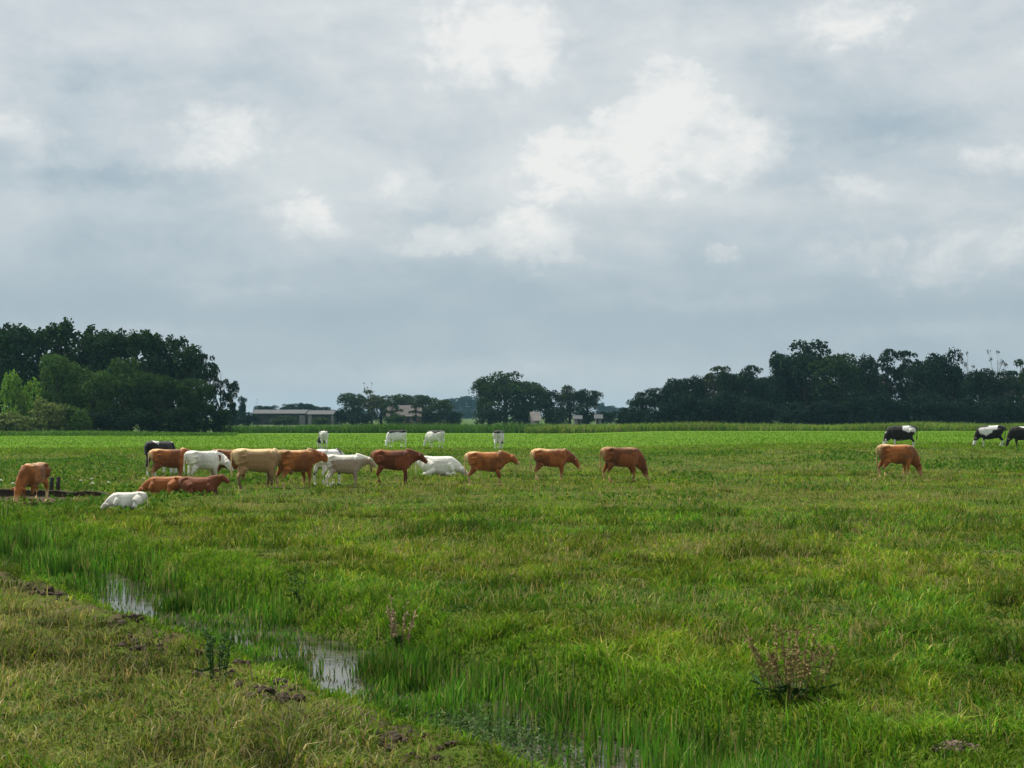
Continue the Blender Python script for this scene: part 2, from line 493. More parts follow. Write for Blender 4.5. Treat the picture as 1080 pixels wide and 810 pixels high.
def meadow():
    Xs, Ys = [], []
    for y0, y1, d in ((9, 14, 1500), (14, 20, 900), (20, 30, 460), (30, 45, 210), (45, 75, 80), (75, 130, 22)):
        x, y = scatter(y0, y1, d); Xs.append(x); Ys.append(y)
    X = np.concatenate(Xs); Y = np.concatenate(Ys)
    s = ditch_s(X, Y)
    keep = (np.abs(s) > 1.55) & (NP.random(len(X)) > mud_amount(X, Y) * np.where(Y > 42, 0.97, 0.6))
    X, Y, s = X[keep], Y[keep], s[keep]
    n = len(X)
    patch = fbm(X * 0.22, Y * 0.22, 3)           # what grows where
    tuft = fbm(X * 1.1 + 50, Y * 1.1, 3)
    base = jitter_col(n, OLIVE, (5, 4, 4, 2.2, 2))
    lush = jitter_col(n, LUSHC, (4, 4, 2, 2))
    sel = (sstep(0.50, 0.66, patch + (NP.random(n) - 0.5) * 0.16) * 0.6 > NP.random(n))
    col = np.where(sel[:, None], lush, base)
    # grazed pasture on the near side of the ditch: drier and browner
    near = s < 0
    dry = jitter_col(n, [(0.155, 0.170, 0.045), (0.215, 0.20, 0.085), (0.100, 0.155, 0.026), (0.32, 0.27, 0.14), (0.055, 0.105, 0.014), (0.15, 0.105, 0.05)], (4, 4, 4, 3, 2, 2))
    sel = near & (NP.random(n) < np.where(patch > 0.56, 0.35, 0.85))
    col = np.where(sel[:, None], dry, col)
    # yellow-green rim along both banks
    rim = np.exp(-((np.abs(s) - 1.7) / 0.45) ** 2)
    sel = NP.random(n) < rim * 0.8
    col = np.where(sel[:, None], jitter_col(n, SEDGE, (4, 3, 3, 1.5)), col)
    k = np.clip((Y - 12) / 40, 0, 2)
    clump = fbm(X * 3.1 + 70, Y * 2.2 + 15, 2)
    h = (0.05 + 0.10 * NP.random(n) ** 1.3) * (0.66 + 0.55 * sstep(0.35, 0.7, tuft)) * (0.62 + 1.05 * sstep(0.36, 0.66, clump)) * (1 + 0.12 * k)
    mid_ = fbm(X * 0.75 + 33, Y * 0.5 + 8, 3)
    col = col * ((0.60 + 0.75 * sstep(0.3, 0.7, clump)) * (0.74 + 0.48 * sstep(0.32, 0.66, mid_)))[:, None]
    rank = sstep(0.63, 0.70, fbm(X * 1.1 + 120, Y * 0.75 + 61, 2))        # ungrazed tussocks
    h = h * (1 + 0.8 * rank); col = col * (1 - 0.34 * rank)[:, None]
    h = h * (1 - 0.3 * sstep(38, 48, Y))
    h = np.where(near, h * 0.85, h)
    h = h * (1 - 0.25 * np.exp(-((s + 1.9) / 0.5) ** 2))
    w = (0.008 + 0.009 * NP.random(n)) * (1 + 1.1 * k)
    blades('meadow_grass', on_ground(X, Y), h, w, 0.45 + 0.85 * NP.random(n), col, 'mixed olive and green grass of the grazed meadow')
meadow()

def stalks():
    Xs, Ys = [], []
    for y0, y1, d in ((9, 20, 90), (20, 40, 46), (40, 85, 16)):
        x, y = scatter(y0, y1, d); Xs.append(x); Ys.append(y)
    X = np.concatenate(Xs); Y = np.concatenate(Ys)
    s = ditch_s(X, Y)
    pn = fbm(X * 0.3 + 90, Y * 0.3, 3)
    keep = (np.abs(s) > 2.0) & (NP.random(len(X)) < sstep(0.38, 0.62, pn)) & (mud_amount(X, Y) < 0.5)
    X, Y = X[keep], Y[keep]
    n = len(X); k = np.clip((Y - 12) / 40, 0, 2)
    h = 0.12 + 0.13 * NP.random(n)
    col = jitter_col(n, [(0.40, 0.31, 0.17), (0.27, 0.19, 0.10), (0.28, 0.26, 0.11)], (3, 2, 2))
    blades('dry_grass', on_ground(X, Y), h, (0.006 + 0.004 * NP.random(n)) * (1 + 1.0 * k), 0.2 + 0.7 * NP.random(n), col, 'straw coloured dry grass stalks standing above the meadow')
stalks()

POOLS = [(-9.1, 8.3), (-3.2, 3.2), (2.0, 1.9), (4.5, 3.2)]
def ditch_point(t, s):
    ax = np.array([-0.4866, 0.8737]); nr = np.array([0.8737, 0.4866])
    return -1.95 + t * ax[0] + s * nr[0], DY + t * ax[1] + s * nr[1]
# open pools along the ditch: (t along the ditch, half length)
t1 = ditch_t(np.array([x_at(140, 26.8)]), np.array([26.8]))[0]
t2 = ditch_t(np.array([x_at(365, 19.06)]), np.array([19.06]))[0]
t3 = ditch_t(np.array([x_at(545, 15.6)]), np.array([15.6]))[0]
t4 = ditch_t(np.array([x_at(660, 13.9)]), np.array([13.9]))[0]
POOLS = [(t1, 2.6, 0.94, 3.5), (t2, 0.85, 0.90, 2.3), (t3, 1.25, 0.92, 1.8), (t4, 1.1, 0.92, 1.5)]
def pool_amount(t, s):
    """open water: slanting clearings in the reeds"""
    a = np.zeros_like(t)
    for c, hl, k, sk in POOLS:
        tt = t - sk * (s + 0.15)
        a = np.maximum(a, k * np.exp(-(((tt - c) / hl) ** 4)) * sstep(0.85, 0.45, s + (fbm(t * 1.3, s * 1.3, 2) - 0.5)))
    return a
def reeds():
    N0 = 120000
    t = NP.random(N0) * 46 - 12
    s = np.where(NP.random(N0) < 0.36, NP.normal(0.40, 0.42, N0), -1.30 + 1.6 * NP.random(N0))
    X, Y = ditch_point(t, s)
    thick = fbm(X * 0.9 + 11, Y * 0.9 + 5, 3)
    dist = np.clip(Y / 18.0, 0.7, 3)
    keep = (Y > 8) & (Y < 50) & (s > -1.15) & (s < 1.5) & (NP.random(N0) > pool_amount(t, s))
    keep &= NP.random(N0) < np.where(s < -0.3, 0.9, 0.25 + 0.8 * sstep(0.42, 0.60, thick)) / dist ** 0.6
    X, Y, s, t, thick = X[keep], Y[keep], s[keep], t[keep], thick[keep]
    n = len(X)
    k = np.clip((Y - 12) / 30, 0, 1.5)
    h = (0.12 + 0.22 * NP.random(n)) * (0.45 + 0.95 * sstep(0.38, 0.62, thick)) * np.where(s < -0.3, 0.62, 1.0)
    h *= 1 + 0.45 * sstep(26, 34, Y)
    col = jitter_col(n, REEDC, (5, 3, 4, 2.6, 1.6), 0.4) * (0.7 + 0.75 * sstep(0.3, 0.7, fbm(X * 1.7 + 3, Y * 1.7 + 40, 2)))[:, None]
    z = np.maximum(ground_z(X, Y), WATER_Z - 0.03)
    blades('ditch_reeds', np.stack([X, Y, z], 1), h, (0.010 + 0.010 * NP.random(n)) * (1 + 0.8 * k), 0.05 + 0.5 * NP.random(n) ** 2, col, 'upright green reeds growing in the ditch water')
    # sedge along the far bank and the near lip
    N0 = 150000
    t = NP.random(N0) * 46 - 12
    s = np.where(NP.random(N0) < 0.75, 0.95 + NP.random(N0) * 1.5, -1.75 + NP.random(N0) * 0.8)
    X, Y = ditch_point(t, s)
    thick = fbm(X * 0.8 + 31, Y * 0.8, 3)
    dist = np.clip(Y / 14.0, 0.8, 4)
    lip = np.where(s > 0, 1 - sstep(1.5, 2.3, s + (thick - 0.5) * 1.8), 0.8)
    keep = (Y > 8) & (Y < 50) & (NP.random(N0) < lip / dist ** 0.9) & (NP.random(N0) > pool_amount(t, s) * np.where(s > 0, 1, 0.55))
    X, Y, s, thick = X[keep], Y[keep], s[keep], thick[keep]
    n = len(X)
    k = np.clip((Y - 12) / 30, 0, 1.5)
    clump = fbm(X * 3.1 + 70, Y * 2.2 + 15, 2)
    h = (0.05 + 0.10 * NP.random(n)) * (0.5 + 1.0 * sstep(0.35, 0.65, clump)) * np.where(s < 0, 0.75, 1.0)
    col = jitter_col(n, SEDGE + LUSHC[:2], (4, 4, 2.5, 1, 2, 2)) * (0.8 + 0.4 * clump)[:, None]
    z = np.maximum(ground_z(X, Y), WATER_Z - 0.03)
    blades('bank_sedge', np.stack([X, Y, z], 1), h, (0.009 + 0.009 * NP.random(n)) * (1 + 0.9 * k), 0.3 + 0.8 * NP.random(n), col, 'bright yellow green sedge along both ditch banks')
reeds()

def leafy_patch(name, pts, size, col, label, up=0.5):
    """low broad-leaved growth: little leaf quads"""
    n = len(pts)
    d = NP.normal(size=(n, 3)); d[:, 2] = np.abs(d[:, 2]) * 0.6
    d /= np.linalg.norm(d, axis=1)[:, None]
    e = np.cross(d, NP.normal(size=(n, 3))); e /= np.linalg.norm(e, axis=1)[:, None]
    L = size[:, None]
    co = np.stack([pts, pts + d * L * 0.5 + e * L * 0.28, pts + d * L, pts + d * L * 0.5 - e * L * 0.28], 1)
    me = mesh_np(name, co.reshape(-1, 3), np.arange(n * 4), np.arange(n) * 4, np.full(n, 4), np.repeat(col[:, None], 4, 1).reshape(-1, 3))
    return tag(link(name, me, M_GRASS), label, None, None, 'stuff')
# water weed floating at the near end of the ditch
def waterweed():
    t = t3 + NP.normal(0, 0.8, 2600); s = NP.normal(-0.35, 0.30, 2600)
    X, Y = ditch_point(t, s)
    P = np.stack([X, Y, np.maximum(ground_z(X, Y), WATER_Z) + 0.02 + NP.random(2600) * 0.10], 1)
    leafy_patch('water_weed', P, 0.03 + 0.03 * NP.random(2600), jitter_col(2600, [(0.08, 0.15, 0.05), (0.13, 0.19, 0.08), (0.05, 0.10, 0.03)], (3, 2, 2)), 'small leaved water weed floating between the nearest reeds')
waterweed()
# dark patches of docks and nettles around and behind the herd
def weeds():
    X, Y = scatter(40, 108, 26, 4)
    d = fbm(X * 0.16 + 5, Y * 0.075 + 3, 3)
    bandd = np.exp(-((Y - 66) / 20) ** 2)
    keep = (NP.random(len(X)) < sstep(0.55, 0.66, d + 0.05 * bandd) * 0.8) & (mud_amount(X, Y) < 0.3)
    X, Y = X[keep], Y[keep]
    n = len(X)
    P = on_ground(X, Y); P[:, 2] += NP.random(n) * 0.12
    leafy_patch('field_weeds', P, 0.11 + 0.10 * NP.random(n), jitter_col(n, [(0.050, 0.135, 0.014), (0.075, 0.165, 0.018), (0.11, 0.19, 0.03)], (3, 3, 2)), 'dark green docks and nettles growing in patches through the field')
    # taller rough patches in the foreground
    X, Y = scatter(11, 40, 300, 2)
    d = fbm(X * 0.55 + 25, Y * 0.55 + 13, 3)
    keep = (NP.random(len(X)) < sstep(0.58, 0.70, d) * 0.6) & (np.abs(ditch_s(X, Y)) > 1.9)
    X, Y = X[keep], Y[keep]; n = len(X)
    P = on_ground(X, Y); P[:, 2] += 0.01 + NP.random(n) * 0.04
    leafy_patch('clover', P, (0.025 + 0.035 * NP.random(n)), jitter_col(n, [(0.035, 0.10, 0.018), (0.055, 0.14, 0.022), (0.10, 0.17, 0.06)], (4, 3, 1)), 'low dark green clover and dock leaves in the near grass')
weeds()

# reed belt across the far edge of the field
def belt(name, x0, x1, Y0, depth, hgt, n, cols, wts, label, z=0.0, w=0.085):
    px = x0 + (x1 - x0) * NP.random(n)
    Y = Y0 + depth * NP.random(n)
    X = (px - 540) / F * Y
    nn = fbm(X * 0.11 + 9, Y * 0.2, 4)
    h = hgt * (0.40 + 0.60 * NP.random(n)) * (0.45 + 1.1 * nn)
    P = np.stack([X, Y, ground_z(X, Y) + z], 1)
    cl = jitter_col(n, cols, wts) * (0.7 + 0.7 * fbm(X * 0.2 + 30, Y * 0.4, 3))[:, None]
    blades(name, P, h, w * (0.7 + 0.8 * NP.random(n)), 0.3 + 0.8 * NP.random(n), cl, label)
belt('reed_belt', 555, 1130, 232, 12, 1.4, 30000, [(0.14, 0.24, 0.035), (0.19, 0.24, 0.055), (0.07, 0.15, 0.025), (0.25, 0.22, 0.12)], (4, 3, 3, 1.2), 'yellow green reed belt with pale seed heads across the field edge')
belt('rough_bank', 225, 575, 236, 14, 1.7, 15000, [(0.06, 0.14, 0.028), (0.09, 0.17, 0.04), (0.04, 0.10, 0.025)], (4, 3, 3), 'dark green rough growth on the bank at the field edge')
belt('rough_fringe', -40, 250, 205, 8, 0.8, 7000, [(0.07, 0.17, 0.03), (0.10, 0.20, 0.03), (0.12, 0.17, 0.05)], (4, 3, 2), 'long grass fringe along the foot of the dense wood')
belt('lush_grass', -60, 1140, 108, 112, 0.17, 60000, [(0.12, 0.24, 0.010), (0.10, 0.205, 0.010), (0.15, 0.26, 0.018)], (4, 3, 2), 'lush bright grass of the strip beyond the herd', w=0.05)

# ------------------------------------------------------------------ trees
def leaf_cloud(rng, lobes, n, leaf, gap=0.0):
    """leaf cards spread over the outer shell of every lobe; lobes = (centre, radii)"""
    C = np.array([l[0] for l in lobes]); Rr = np.array([l[1] for l in lobes])
    wt = (Rr[:, 0] * Rr[:, 2]); wt = wt / wt.sum()
    idx = rng.choice(len(lobes), n, p=wt)
    d = rng.normal(size=(n, 3)); d /= np.linalg.norm(d, axis=1)[:, None]
    d[:, 2] = np.where((d[:, 2] < -0.2) & (rng.random(n) < 0.6), -d[:, 2], d[:, 2])
    r = 0.62 + 0.48 * rng.random(n) ** 0.7
    # sprigs: bunch the leaves so that light and dark clumps and gaps appear
    k = np.floor(d * 2.6 + rng.random((1, 3))) @ np.array([13.0, 71.0, 191.0])
    hsh = np.abs(np.sin(k * 12.9898 + idx * 4.1)) 
    r = r * (0.84 + 0.30 * hsh)
    P = C[idx] + d * Rr[idx] * r[:, None]
    nrm = d * 0.7 + rng.normal(size=(n, 3)) * 0.75
    nrm /= np.linalg.norm(nrm, axis=1)[:, None]
    e1 = np.cross(nrm, rng.normal(size=(n, 3))); e1 /= np.linalg.norm(e1, axis=1)[:, None]
    e2 = np.cross(nrm, e1)
    L = (leaf * (0.55 + 0.9 * rng.random(n)))[:, None]
    a = P - e1 * L * 0.6; c = P + e1 * L * 0.6
    b = P + e2 * L * 0.42 + e1 * L * 0.12; dd = P - e2 * L * 0.42 - e1 * L * 0.08
    co = np.stack([a, b, c, dd], 1).reshape(-1, 3)
    tone = (0.55 + 0.9 * hsh)[:, None] * (1 + (rng.random((n, 3)) - 0.5) * 0.25)
    return mesh_np('crown', co, np.arange(n * 4), np.arange(n) * 4, np.full(n, 4), np.repeat(tone[:, None], 4, 1).reshape(-1, 3))
def trunk_mesh(rng, H, tops, r0, lean=0.0, twigs=0):
    bm = bmesh.new()
    z1 = H * 0.55
    tube(bm, [(0, 0, -0.3), (0.1 * lean, 0, z1 * 0.5), (0.2 * lean, 0.05, z1), (0.25 * lean, 0, H * 0.86)], [r0 * 1.3, r0, r0 * 0.7, r0 * 0.15], 7)
    for t in tops:
        f = rng.uniform(0.22, 0.6)
        b = Vector((0.15 * lean, 0, H * f)); e = Vector(t)
        m_ = b.lerp(e, 0.5) + Vector((0, 0, 0.06 * H))
        tube(bm, [b, m_, e], [r0 * 0.45, r0 * 0.28, r0 * 0.08], 5)
        for k in range(twigs):
            q = m_.lerp(e, rng.uniform(0.1, 0.9))
            dv = Vector((rng.normal() * 0.6, rng.normal() * 0.6, abs(rng.normal()) + 0.4)).normalized() * H * rng.uniform(0.06, 0.14)
            tube(bm, [q, q + dv * 0.5 + Vector((0, 0, 0.02)), q + dv], [r0 * 0.13, r0 * 0.09, r0 * 0.03], 4)
    return bm_mesh('trunk', bm, True)
# unit trees, 10 m tall
def proto(kind, seed):
    rng = np.random.default_rng(seed)
    H = 10.0
    lobes = []
    if kind == 'round':
        for k in range(24):
            a = rng.random() * 2 * math.pi; q = rng.random()
            z = 1.1 + 7.6 * q
            rr = 3.7 * math.sqrt(max(0.05, 1 - ((z - 5.0) / 4.9) ** 2)) * rng.uniform(0.35, 0.95)
            s = rng.uniform(0.95, 1.7)
            lobes.append(((rr * math.cos(a), rr * math.sin(a), min(z, 10 - s * 0.8)), (s, s, s * 0.8)))
        lobes.append(((0, 0, 5.2), (2.6, 2.6, 3.0)))
        n, leaf, r0 = 7500, 0.28, 0.34
    elif kind == 'tall':
        for k in range(20):
            a = rng.random() * 2 * math.pi; q = rng.random()
            z = 1.2 + 7.2 * q
            rr = 2.0 * (1 - 0.55 * q) * rng.uniform(0.3, 1.0)
            s = rng.uniform(0.6, 1.05)
            lobes.append(((rr * math.cos(a), rr * math.sin(a), z), (s, s, s * 1.25)))
        for k in range(10):
            a = rng.random() * 2 * math.pi; rr = rng.uniform(0.2, 2.0)
            lobes.append(((rr * math.cos(a), rr * math.sin(a), rng.uniform(7.6, 9.1)), (0.55, 0.55, 0.85)))
        lobes.append(((0, 0, 4.5), (1.6, 1.6, 3.2)))
        n, leaf, r0 = 4800, 0.27, 0.26
    elif kind == 'open':
        for k in range(22):
            a = rng.random() * 2 * math.pi; q = rng.random() ** 0.7
            z = 2.2 + 7.0 * q
            rr = 3.5 * math.sqrt(max(0.05, 1 - ((z - 5.8) / 4.6) ** 2)) * rng.uniform(0.3, 1.0)
            s = rng.uniform(0.5, 1.0)
            lobes.append(((rr * math.cos(a), rr * math.sin(a), z), (s * 1.15, s * 1.15, s * 0.7)))
        n, leaf, r0 = 2600, 0.30, 0.24
    elif kind == 'shrub':
        for k in range(22):
            a = rng.random() * 2 * math.pi; q = rng.random()
            z = 0.8 + 7.4 * q
            rr = 6.0 * math.sqrt(max(0.05, 1 - (z / 10.5) ** 2)) * rng.uniform(0.2, 0.95)
            s = rng.uniform(1.3, 2.3)
            lobes.append(((rr * math.cos(a), rr * math.sin(a), z), (s, s, s)))
        lobes.append(((0, 0, 2.5), (4.5, 4.5, 4.0)))
        n, leaf, r0 = 4200, 0.55, 0.3
    elif kind == 'dead':
        for k in range(11):
            a = rng.random() * 2 * math.pi; rr = rng.uniform(0.5, 2.6)
            lobes.append(((rr * math.cos(a), rr * math.sin(a), rng.uniform(6.0, 10.0)), (0.4, 0.4, 0.3)))
        n, leaf, r0 = 200, 0.22, 0.10
    tops = [l[0] for l in lobes[:12]]
    return trunk_mesh(rng, H, tops, r0, rng.uniform(-1, 1), 5 if kind in ('dead', 'open') else 1), leaf_cloud(rng, lobes, n, leaf)
PROTO = {k: [proto(k, 100 * i + j) for j in range(m)] for i, (k, m) in enumerate((('round', 4), ('tall', 4), ('open', 3), ('shrub', 3), ('dead', 2)))}
for v in PROTO.values():
    for t_, c_ in v:
        t_.materials.append(M_BARK); c_.materials.append(M_CROWN)
_tc = [0]
TREES = []
def tree(px, top, Y, wpx, kind, tint, label, group=None, name='deciduous_tree', cat='tree'):
    """stands at depth Y; top pixel row and width in photo pixels give its size"""
    X = x_at(px, Y)
    z0 = gz(X, Y)
    H = (EYE + (438 - top) / F * Y - z0) * 1.05
    v = PROTO[kind]; i = _tc[0] % len(v); _tc[0] += 1
    tm, cm = v[i]
    W = wpx / F * Y * (1.3 if kind == 'tall' else 1.1)
    natural = {'round': 9.4, 'tall': 5.4, 'open': 8.0, 'shrub': 14.5, 'dead': 6.0}[kind]
    o = empty(name, (X, Y, z0), random.uniform(0, 6.28))
    tag(o, label, cat, group)
    k = max(0.45, min(2.2, W / natural / (H / 10)))
    for nm, me in (('trunk', tm), ('crown', cm)):
        c = bpy.data.objects.new(nm, me); COL.objects.link(c); c.parent = o
        c.scale = (H / 10 * k, H / 10 * k, H / 10)
        c.color = (*tint, 1)
    return o
DG = (0.016, 0.032, 0.018)      # dark mixed wood
DG2 = (0.024, 0.046, 0.018)
MG = (0.048, 0.090, 0.026)
BG = (0.013, 0.027, 0.020)
LWD = (0.024, 0.046, 0.020)
LG = (0.13, 0.225, 0.035)
OG = (0.125, 0.155, 0.055)

# --- the dense wood, its near corner by the field
WOODA = 'trees of the dense wood beside the field'
for px, top, Y, w, kind, c, lab in [
    (-14, 346, 246, 62, 'tall', LWD, 'tall dark poplar cut by the picture edge at the wood end'),
    (14, 344, 240, 50, 'tall', LWD, 'tall dark poplar behind the pale yellow green bush'),
    (38, 347, 250, 46, 'tall', LWD, 'dark poplar second in the back row of the dense wood'),
    (62, 341, 244, 50, 'tall', DG2, 'highest feathery topped poplar of the dense wood'),
    (88, 349, 250, 50, 'tall', LWD, 'dark poplar rising behind the rounded willow'),
    (112, 350, 242, 48, 'tall', DG2, 'dark poplar over the gap between two willows'),
    (136, 350, 246, 48, 'tall', LWD, 'flat topped dark poplar in the middle of the dense wood'),
    (158, 352, 240, 46, 'tall', DG2, 'dark poplar with jagged top above the wood shadow'),
    (180, 357, 244, 44, 'tall', LWD, 'dark poplar where the wood roofline starts to fall'),
    (200, 365, 240, 40, 'tall', DG2, 'lower dark poplar near the falling end of the wood'),
    (217, 374, 236, 34, 'open', DG, 'thin dark tree second from the end of the wood'),
    (233, 386, 233, 30, 'open', DG, 'airy lopsided tree at the very end of the dense wood'),
    (243, 402, 231, 20, 'open', BG, 'spindly sapling leaning out past the end of the wood'),
    (60, 375, 226, 54, 'round', (0.058, 0.105, 0.028), 'rounded mid green willow in front of the tallest poplar'),
    (98, 386, 226, 52, 'round', (0.058, 0.105, 0.028), 'wide rounded willow in front of the dark poplars'),
    (132, 377, 228, 54, 'round', (0.048, 0.088, 0.026), 'rounded green willow in the middle front of the wood'),
    (168, 394, 227, 54, 'round', (0.030, 0.056, 0.022), 'dark rounded tree with small sky gaps low in its crown'),
    (204, 400, 226, 48, 'round', (0.030, 0.056, 0.022), 'dark rounded tree at the front corner of the wood'),
    (20, 394, 219, 48, 'shrub', LG, 'bright yellow green bush in front of the dark wood'),
    (52, 421, 216, 52, 'shrub', OG, 'olive brown bush in front of the rounded willow'),
    (8, 436, 210, 56, 'shrub', OG, 'greyish olive bush nearest the field at the wood foot'),
    (82, 428, 217, 40, 'shrub', (0.06, 0.11, 0.03), 'small green bush beside the olive brown bush'),
    (112, 430, 222, 50, 'shrub', DG, 'low dark bush under the wide willow'),
    (150, 434, 223, 52, 'shrub', DG, 'low dark bush under the sky gaps of the wood'),
    (192, 430, 223, 56, 'shrub', DG, 'low dark bush at the shaded wood front'),
    (226, 428, 228, 40, 'shrub', DG, 'low dark bush under the end of the dense wood')]:
    tree(px, top, Y, w, kind, c, lab, WOODA, 'bush' if kind == 'shrub' else 'deciduous_tree', 'bush' if kind == 'shrub' else 'tree')

# --- the dark wood behind the reed belt
WOODB = 'trees of the dark wood behind the reed belt'
for px, top, Y, w, kind, c, lab in [
    (662, 428, 322, 22, 'round', DG, 'smallest dark tree at the thin end of the wood behind the reeds'),
    (678, 413, 326, 34, 'round', DG, 'small round tree second from the thin end of the reed wood'),
    (697, 408, 330, 34, 'round', BG, 'round dark tree third from the thin end of the reed wood'),
    (711, 400, 334, 34, 'round', DG, 'knobbly dark tree with a sky gap under its crown'),
    (731, 395, 336, 36, 'round', BG, 'dark tree beside the thin see-through tree'),
    (757, 387, 334, 38, 'open', (0.045, 0.058, 0.035), 'thin see-through greyish tree in the reed wood'),
    (771, 393, 328, 36, 'round', DG, 'dark tree filling the gap beside the see-through tree'),
    (790, 386, 332, 46, 'open', DG, 'flat topped dark tree before the big domed tree'),
    (806, 398, 326, 40, 'round', BG, 'low dark tree at the foot of the big domed tree'),
    (850, 358, 340, 78, 'round', DG, 'big domed tree, highest in the wood behind the reeds'),
    (826, 372, 342, 34, 'round', DG, 'dark shoulder tree pressed against the big domed tree'),
    (884, 374, 330, 66, 'round', DG2, 'broad greener tree just past the big domed tree'),
    (912, 372, 338, 48, 'round', DG, 'dark tree beside the broad greener tree'),
    (936, 369, 342, 44, 'open', DG, 'lacy topped tree in the middle of the reed wood'),
    (958, 371, 342, 38, 'open', DG, 'second lacy topped tree beside the middle one'),
    (974, 381, 334, 46, 'round', DG, 'dark rounded tree below the two lacy tops'),
    (996, 367, 338, 50, 'round', BG, 'dark domed tree beside the bare grey tree'),
    (1022, 374, 344, 22, 'dead', (0.12, 0.12, 0.10), 'bare grey tree poking above the reed wood'),
    (1034, 390, 332, 46, 'round', DG, 'dark tree below the bare grey tree'),
    (1053, 372, 338, 28, 'dead', (0.05, 0.06, 0.035), 'thin twiggy tree with bare top near the wood end'),
    (1062, 392, 330, 44, 'open', DG, 'dark lacy tree below the twiggy bare top'),
    (1078, 378, 336, 36, 'open', DG2, 'dark tree cut by the picture edge behind black cows')]:
    tree(px, top, Y, w, kind, c, lab, WOODB)
# understorey closes the wood down to the reeds
for k, px in enumerate(range(668, 1096, 21)):
    tree(px + random.uniform(-5, 5), random.uniform(414, 426) if px > 700 else 432, 318 + random.uniform(-3, 3), 46, 'shrub', BG,
         'low dark bush filling the foot of the wood behind the reed belt', 'dark understorey bushes behind the reed belt', 'bush', 'bush')
for k, px in enumerate(range(760, 1090, 34)):
    tree(px + random.uniform(-5, 5), random.uniform(392, 402), 350, 60, 'round', BG,
         'dark tree deep in the wood behind the front row of crowns', 'inner trees of the reed wood')

# --- free standing groups in the middle distance
MID = 'trees around the distant farms'
for px, top, Y, w, kind, c, lab in [
    (533, 392, 410, 62, 'round', (0.032, 0.056, 0.022), 'largest rounded tree of the central clump'),
    (516, 398, 414, 40, 'round', (0.032, 0.056, 0.022), 'round tree merged into the near side of the largest central tree'),
    (560, 403, 412, 44, 'round', (0.032, 0.054, 0.024), 'lower tree merged into the largest central tree beside pale house'),
    (577, 412, 416, 24, 'tall', DG, 'small pointed tree over the pale gabled house'),
    (601, 406, 418, 36, 'round', (0.040, 0.055, 0.030), 'greyish round tree at the end of the central clump'),
    (620, 411, 414, 32, 'round', DG, 'small dark tree closing the central clump'),
    (372, 415, 432, 34, 'round', (0.036, 0.058, 0.028), 'round tree beside the long farm shed end'),
    (392, 411, 440, 36, 'open', (0.05, 0.062, 0.036), 'thin arching tree above the farmhouse roof'),
    (402, 417, 452, 34, 'round', (0.036, 0.056, 0.028), 'round tree rising behind the farmhouse gable'),
    (424, 416, 456, 36, 'round', (0.036, 0.056, 0.028), 'round tree over the farmhouse ridge'),
    (446, 417, 452, 34, 'round', (0.034, 0.056, 0.026), 'round tree at the far gable of the farmhouse'),
    (464, 419, 430, 32, 'round', (0.034, 0.056, 0.026), 'round tree standing past the farmhouse'),
    (389, 405, 446, 10, 'dead', (0.06, 0.06, 0.04), 'bare thin treetop sticking up behind the farmhouse trees'),
    (256, 419, 440, 9, 'tall', BG, 'slim poplar standing alone between wood and sheds'),
    (244, 432, 380, 30, 'shrub', BG, 'grey green bush between the wood and the slim poplar'),
    (262, 435, 400, 30, 'shrub', BG, 'bush in front of the near end of the farm shed'),
    (300, 439, 405, 34, 'shrub', (0.04, 0.065, 0.03), 'low bush in front of the middle of the farm shed'),
    (413, 420, 436, 22, 'open', (0.036, 0.056, 0.028), 'small tree in front of the near end of the farmhouse'),
    (439, 421, 436, 20, 'open', (0.036, 0.056, 0.028), 'small tree in front of the far end of the farmhouse'),
    (416, 437, 425, 30, 'shrub', (0.04, 0.07, 0.03), 'low bush under the farmhouse windows'),
    (452, 434, 432, 24, 'shrub', BG, 'dark bush at the far end of the farmhouse'),
    (382, 434, 420, 28, 'shrub', BG, 'dark bush between the shed end and the farmhouse'),
    (516, 433, 404, 30, 'shrub', DG, 'dark bush filling the foot of the largest central tree'),
    (616, 434, 412, 26, 'shrub', DG, 'dark bush between the two small white sheds'),
    (338, 440, 410, 26, 'shrub', (0.04, 0.065, 0.03), 'low bush at the white end of the farm shed'),
    (360, 432, 424, 18, 'shrub', BG, 'bush tucked between shed and farmhouse trees'),
    (478, 434, 424, 26, 'shrub', BG, 'bush under the trees past the farmhouse'),
    (640, 434, 420, 26, 'shrub', BG, 'bush at the foot of the central clump end'),
    (548, 430, 404, 26, 'shrub', DG, 'dark bush beside the pale gabled house'),
    (586, 430, 406, 30, 'shrub', DG, 'dark bush on the far side of the pale gabled house')]:
    n_ = 'bush' if kind == 'shrub' else 'deciduous_tree'
    tree(px, top, Y, w, kind, c, lab, MID, n_, n_.split('_')[-1])
for px, top, w in ((276, 428, 18), (286, 427, 22), (303, 426, 20), (314, 425, 18), (326, 426, 20), (336, 428, 20), (346, 429, 18)):
    tree(px, top, 620, w, 'round', BG, 'round tree in the row behind the long farm shed', 'row of trees behind the farm shed')
for px, top, w in ((484, 419, 24), (496, 418, 26), (476, 424, 20), (506, 420, 20), (640, 428, 22), (650, 430, 22), (634, 424, 12)):
    tree(px, top, 1350, w, 'round', BG, 'bluish far tree seen in a gap between the nearer clumps', 'far blue trees on the horizon')
for px, w in ((468, 40), (492, 40), (512, 40), (640, 44), (664, 40), (250, 40), (275, 50), (352, 46), (378, 40)):
    tree(px, 432 + (px % 3), 1200, w, 'shrub', BG, 'hazy far bush on the horizon behind the clumps', 'far hazy bushes on the horizon', 'bush', 'bush')

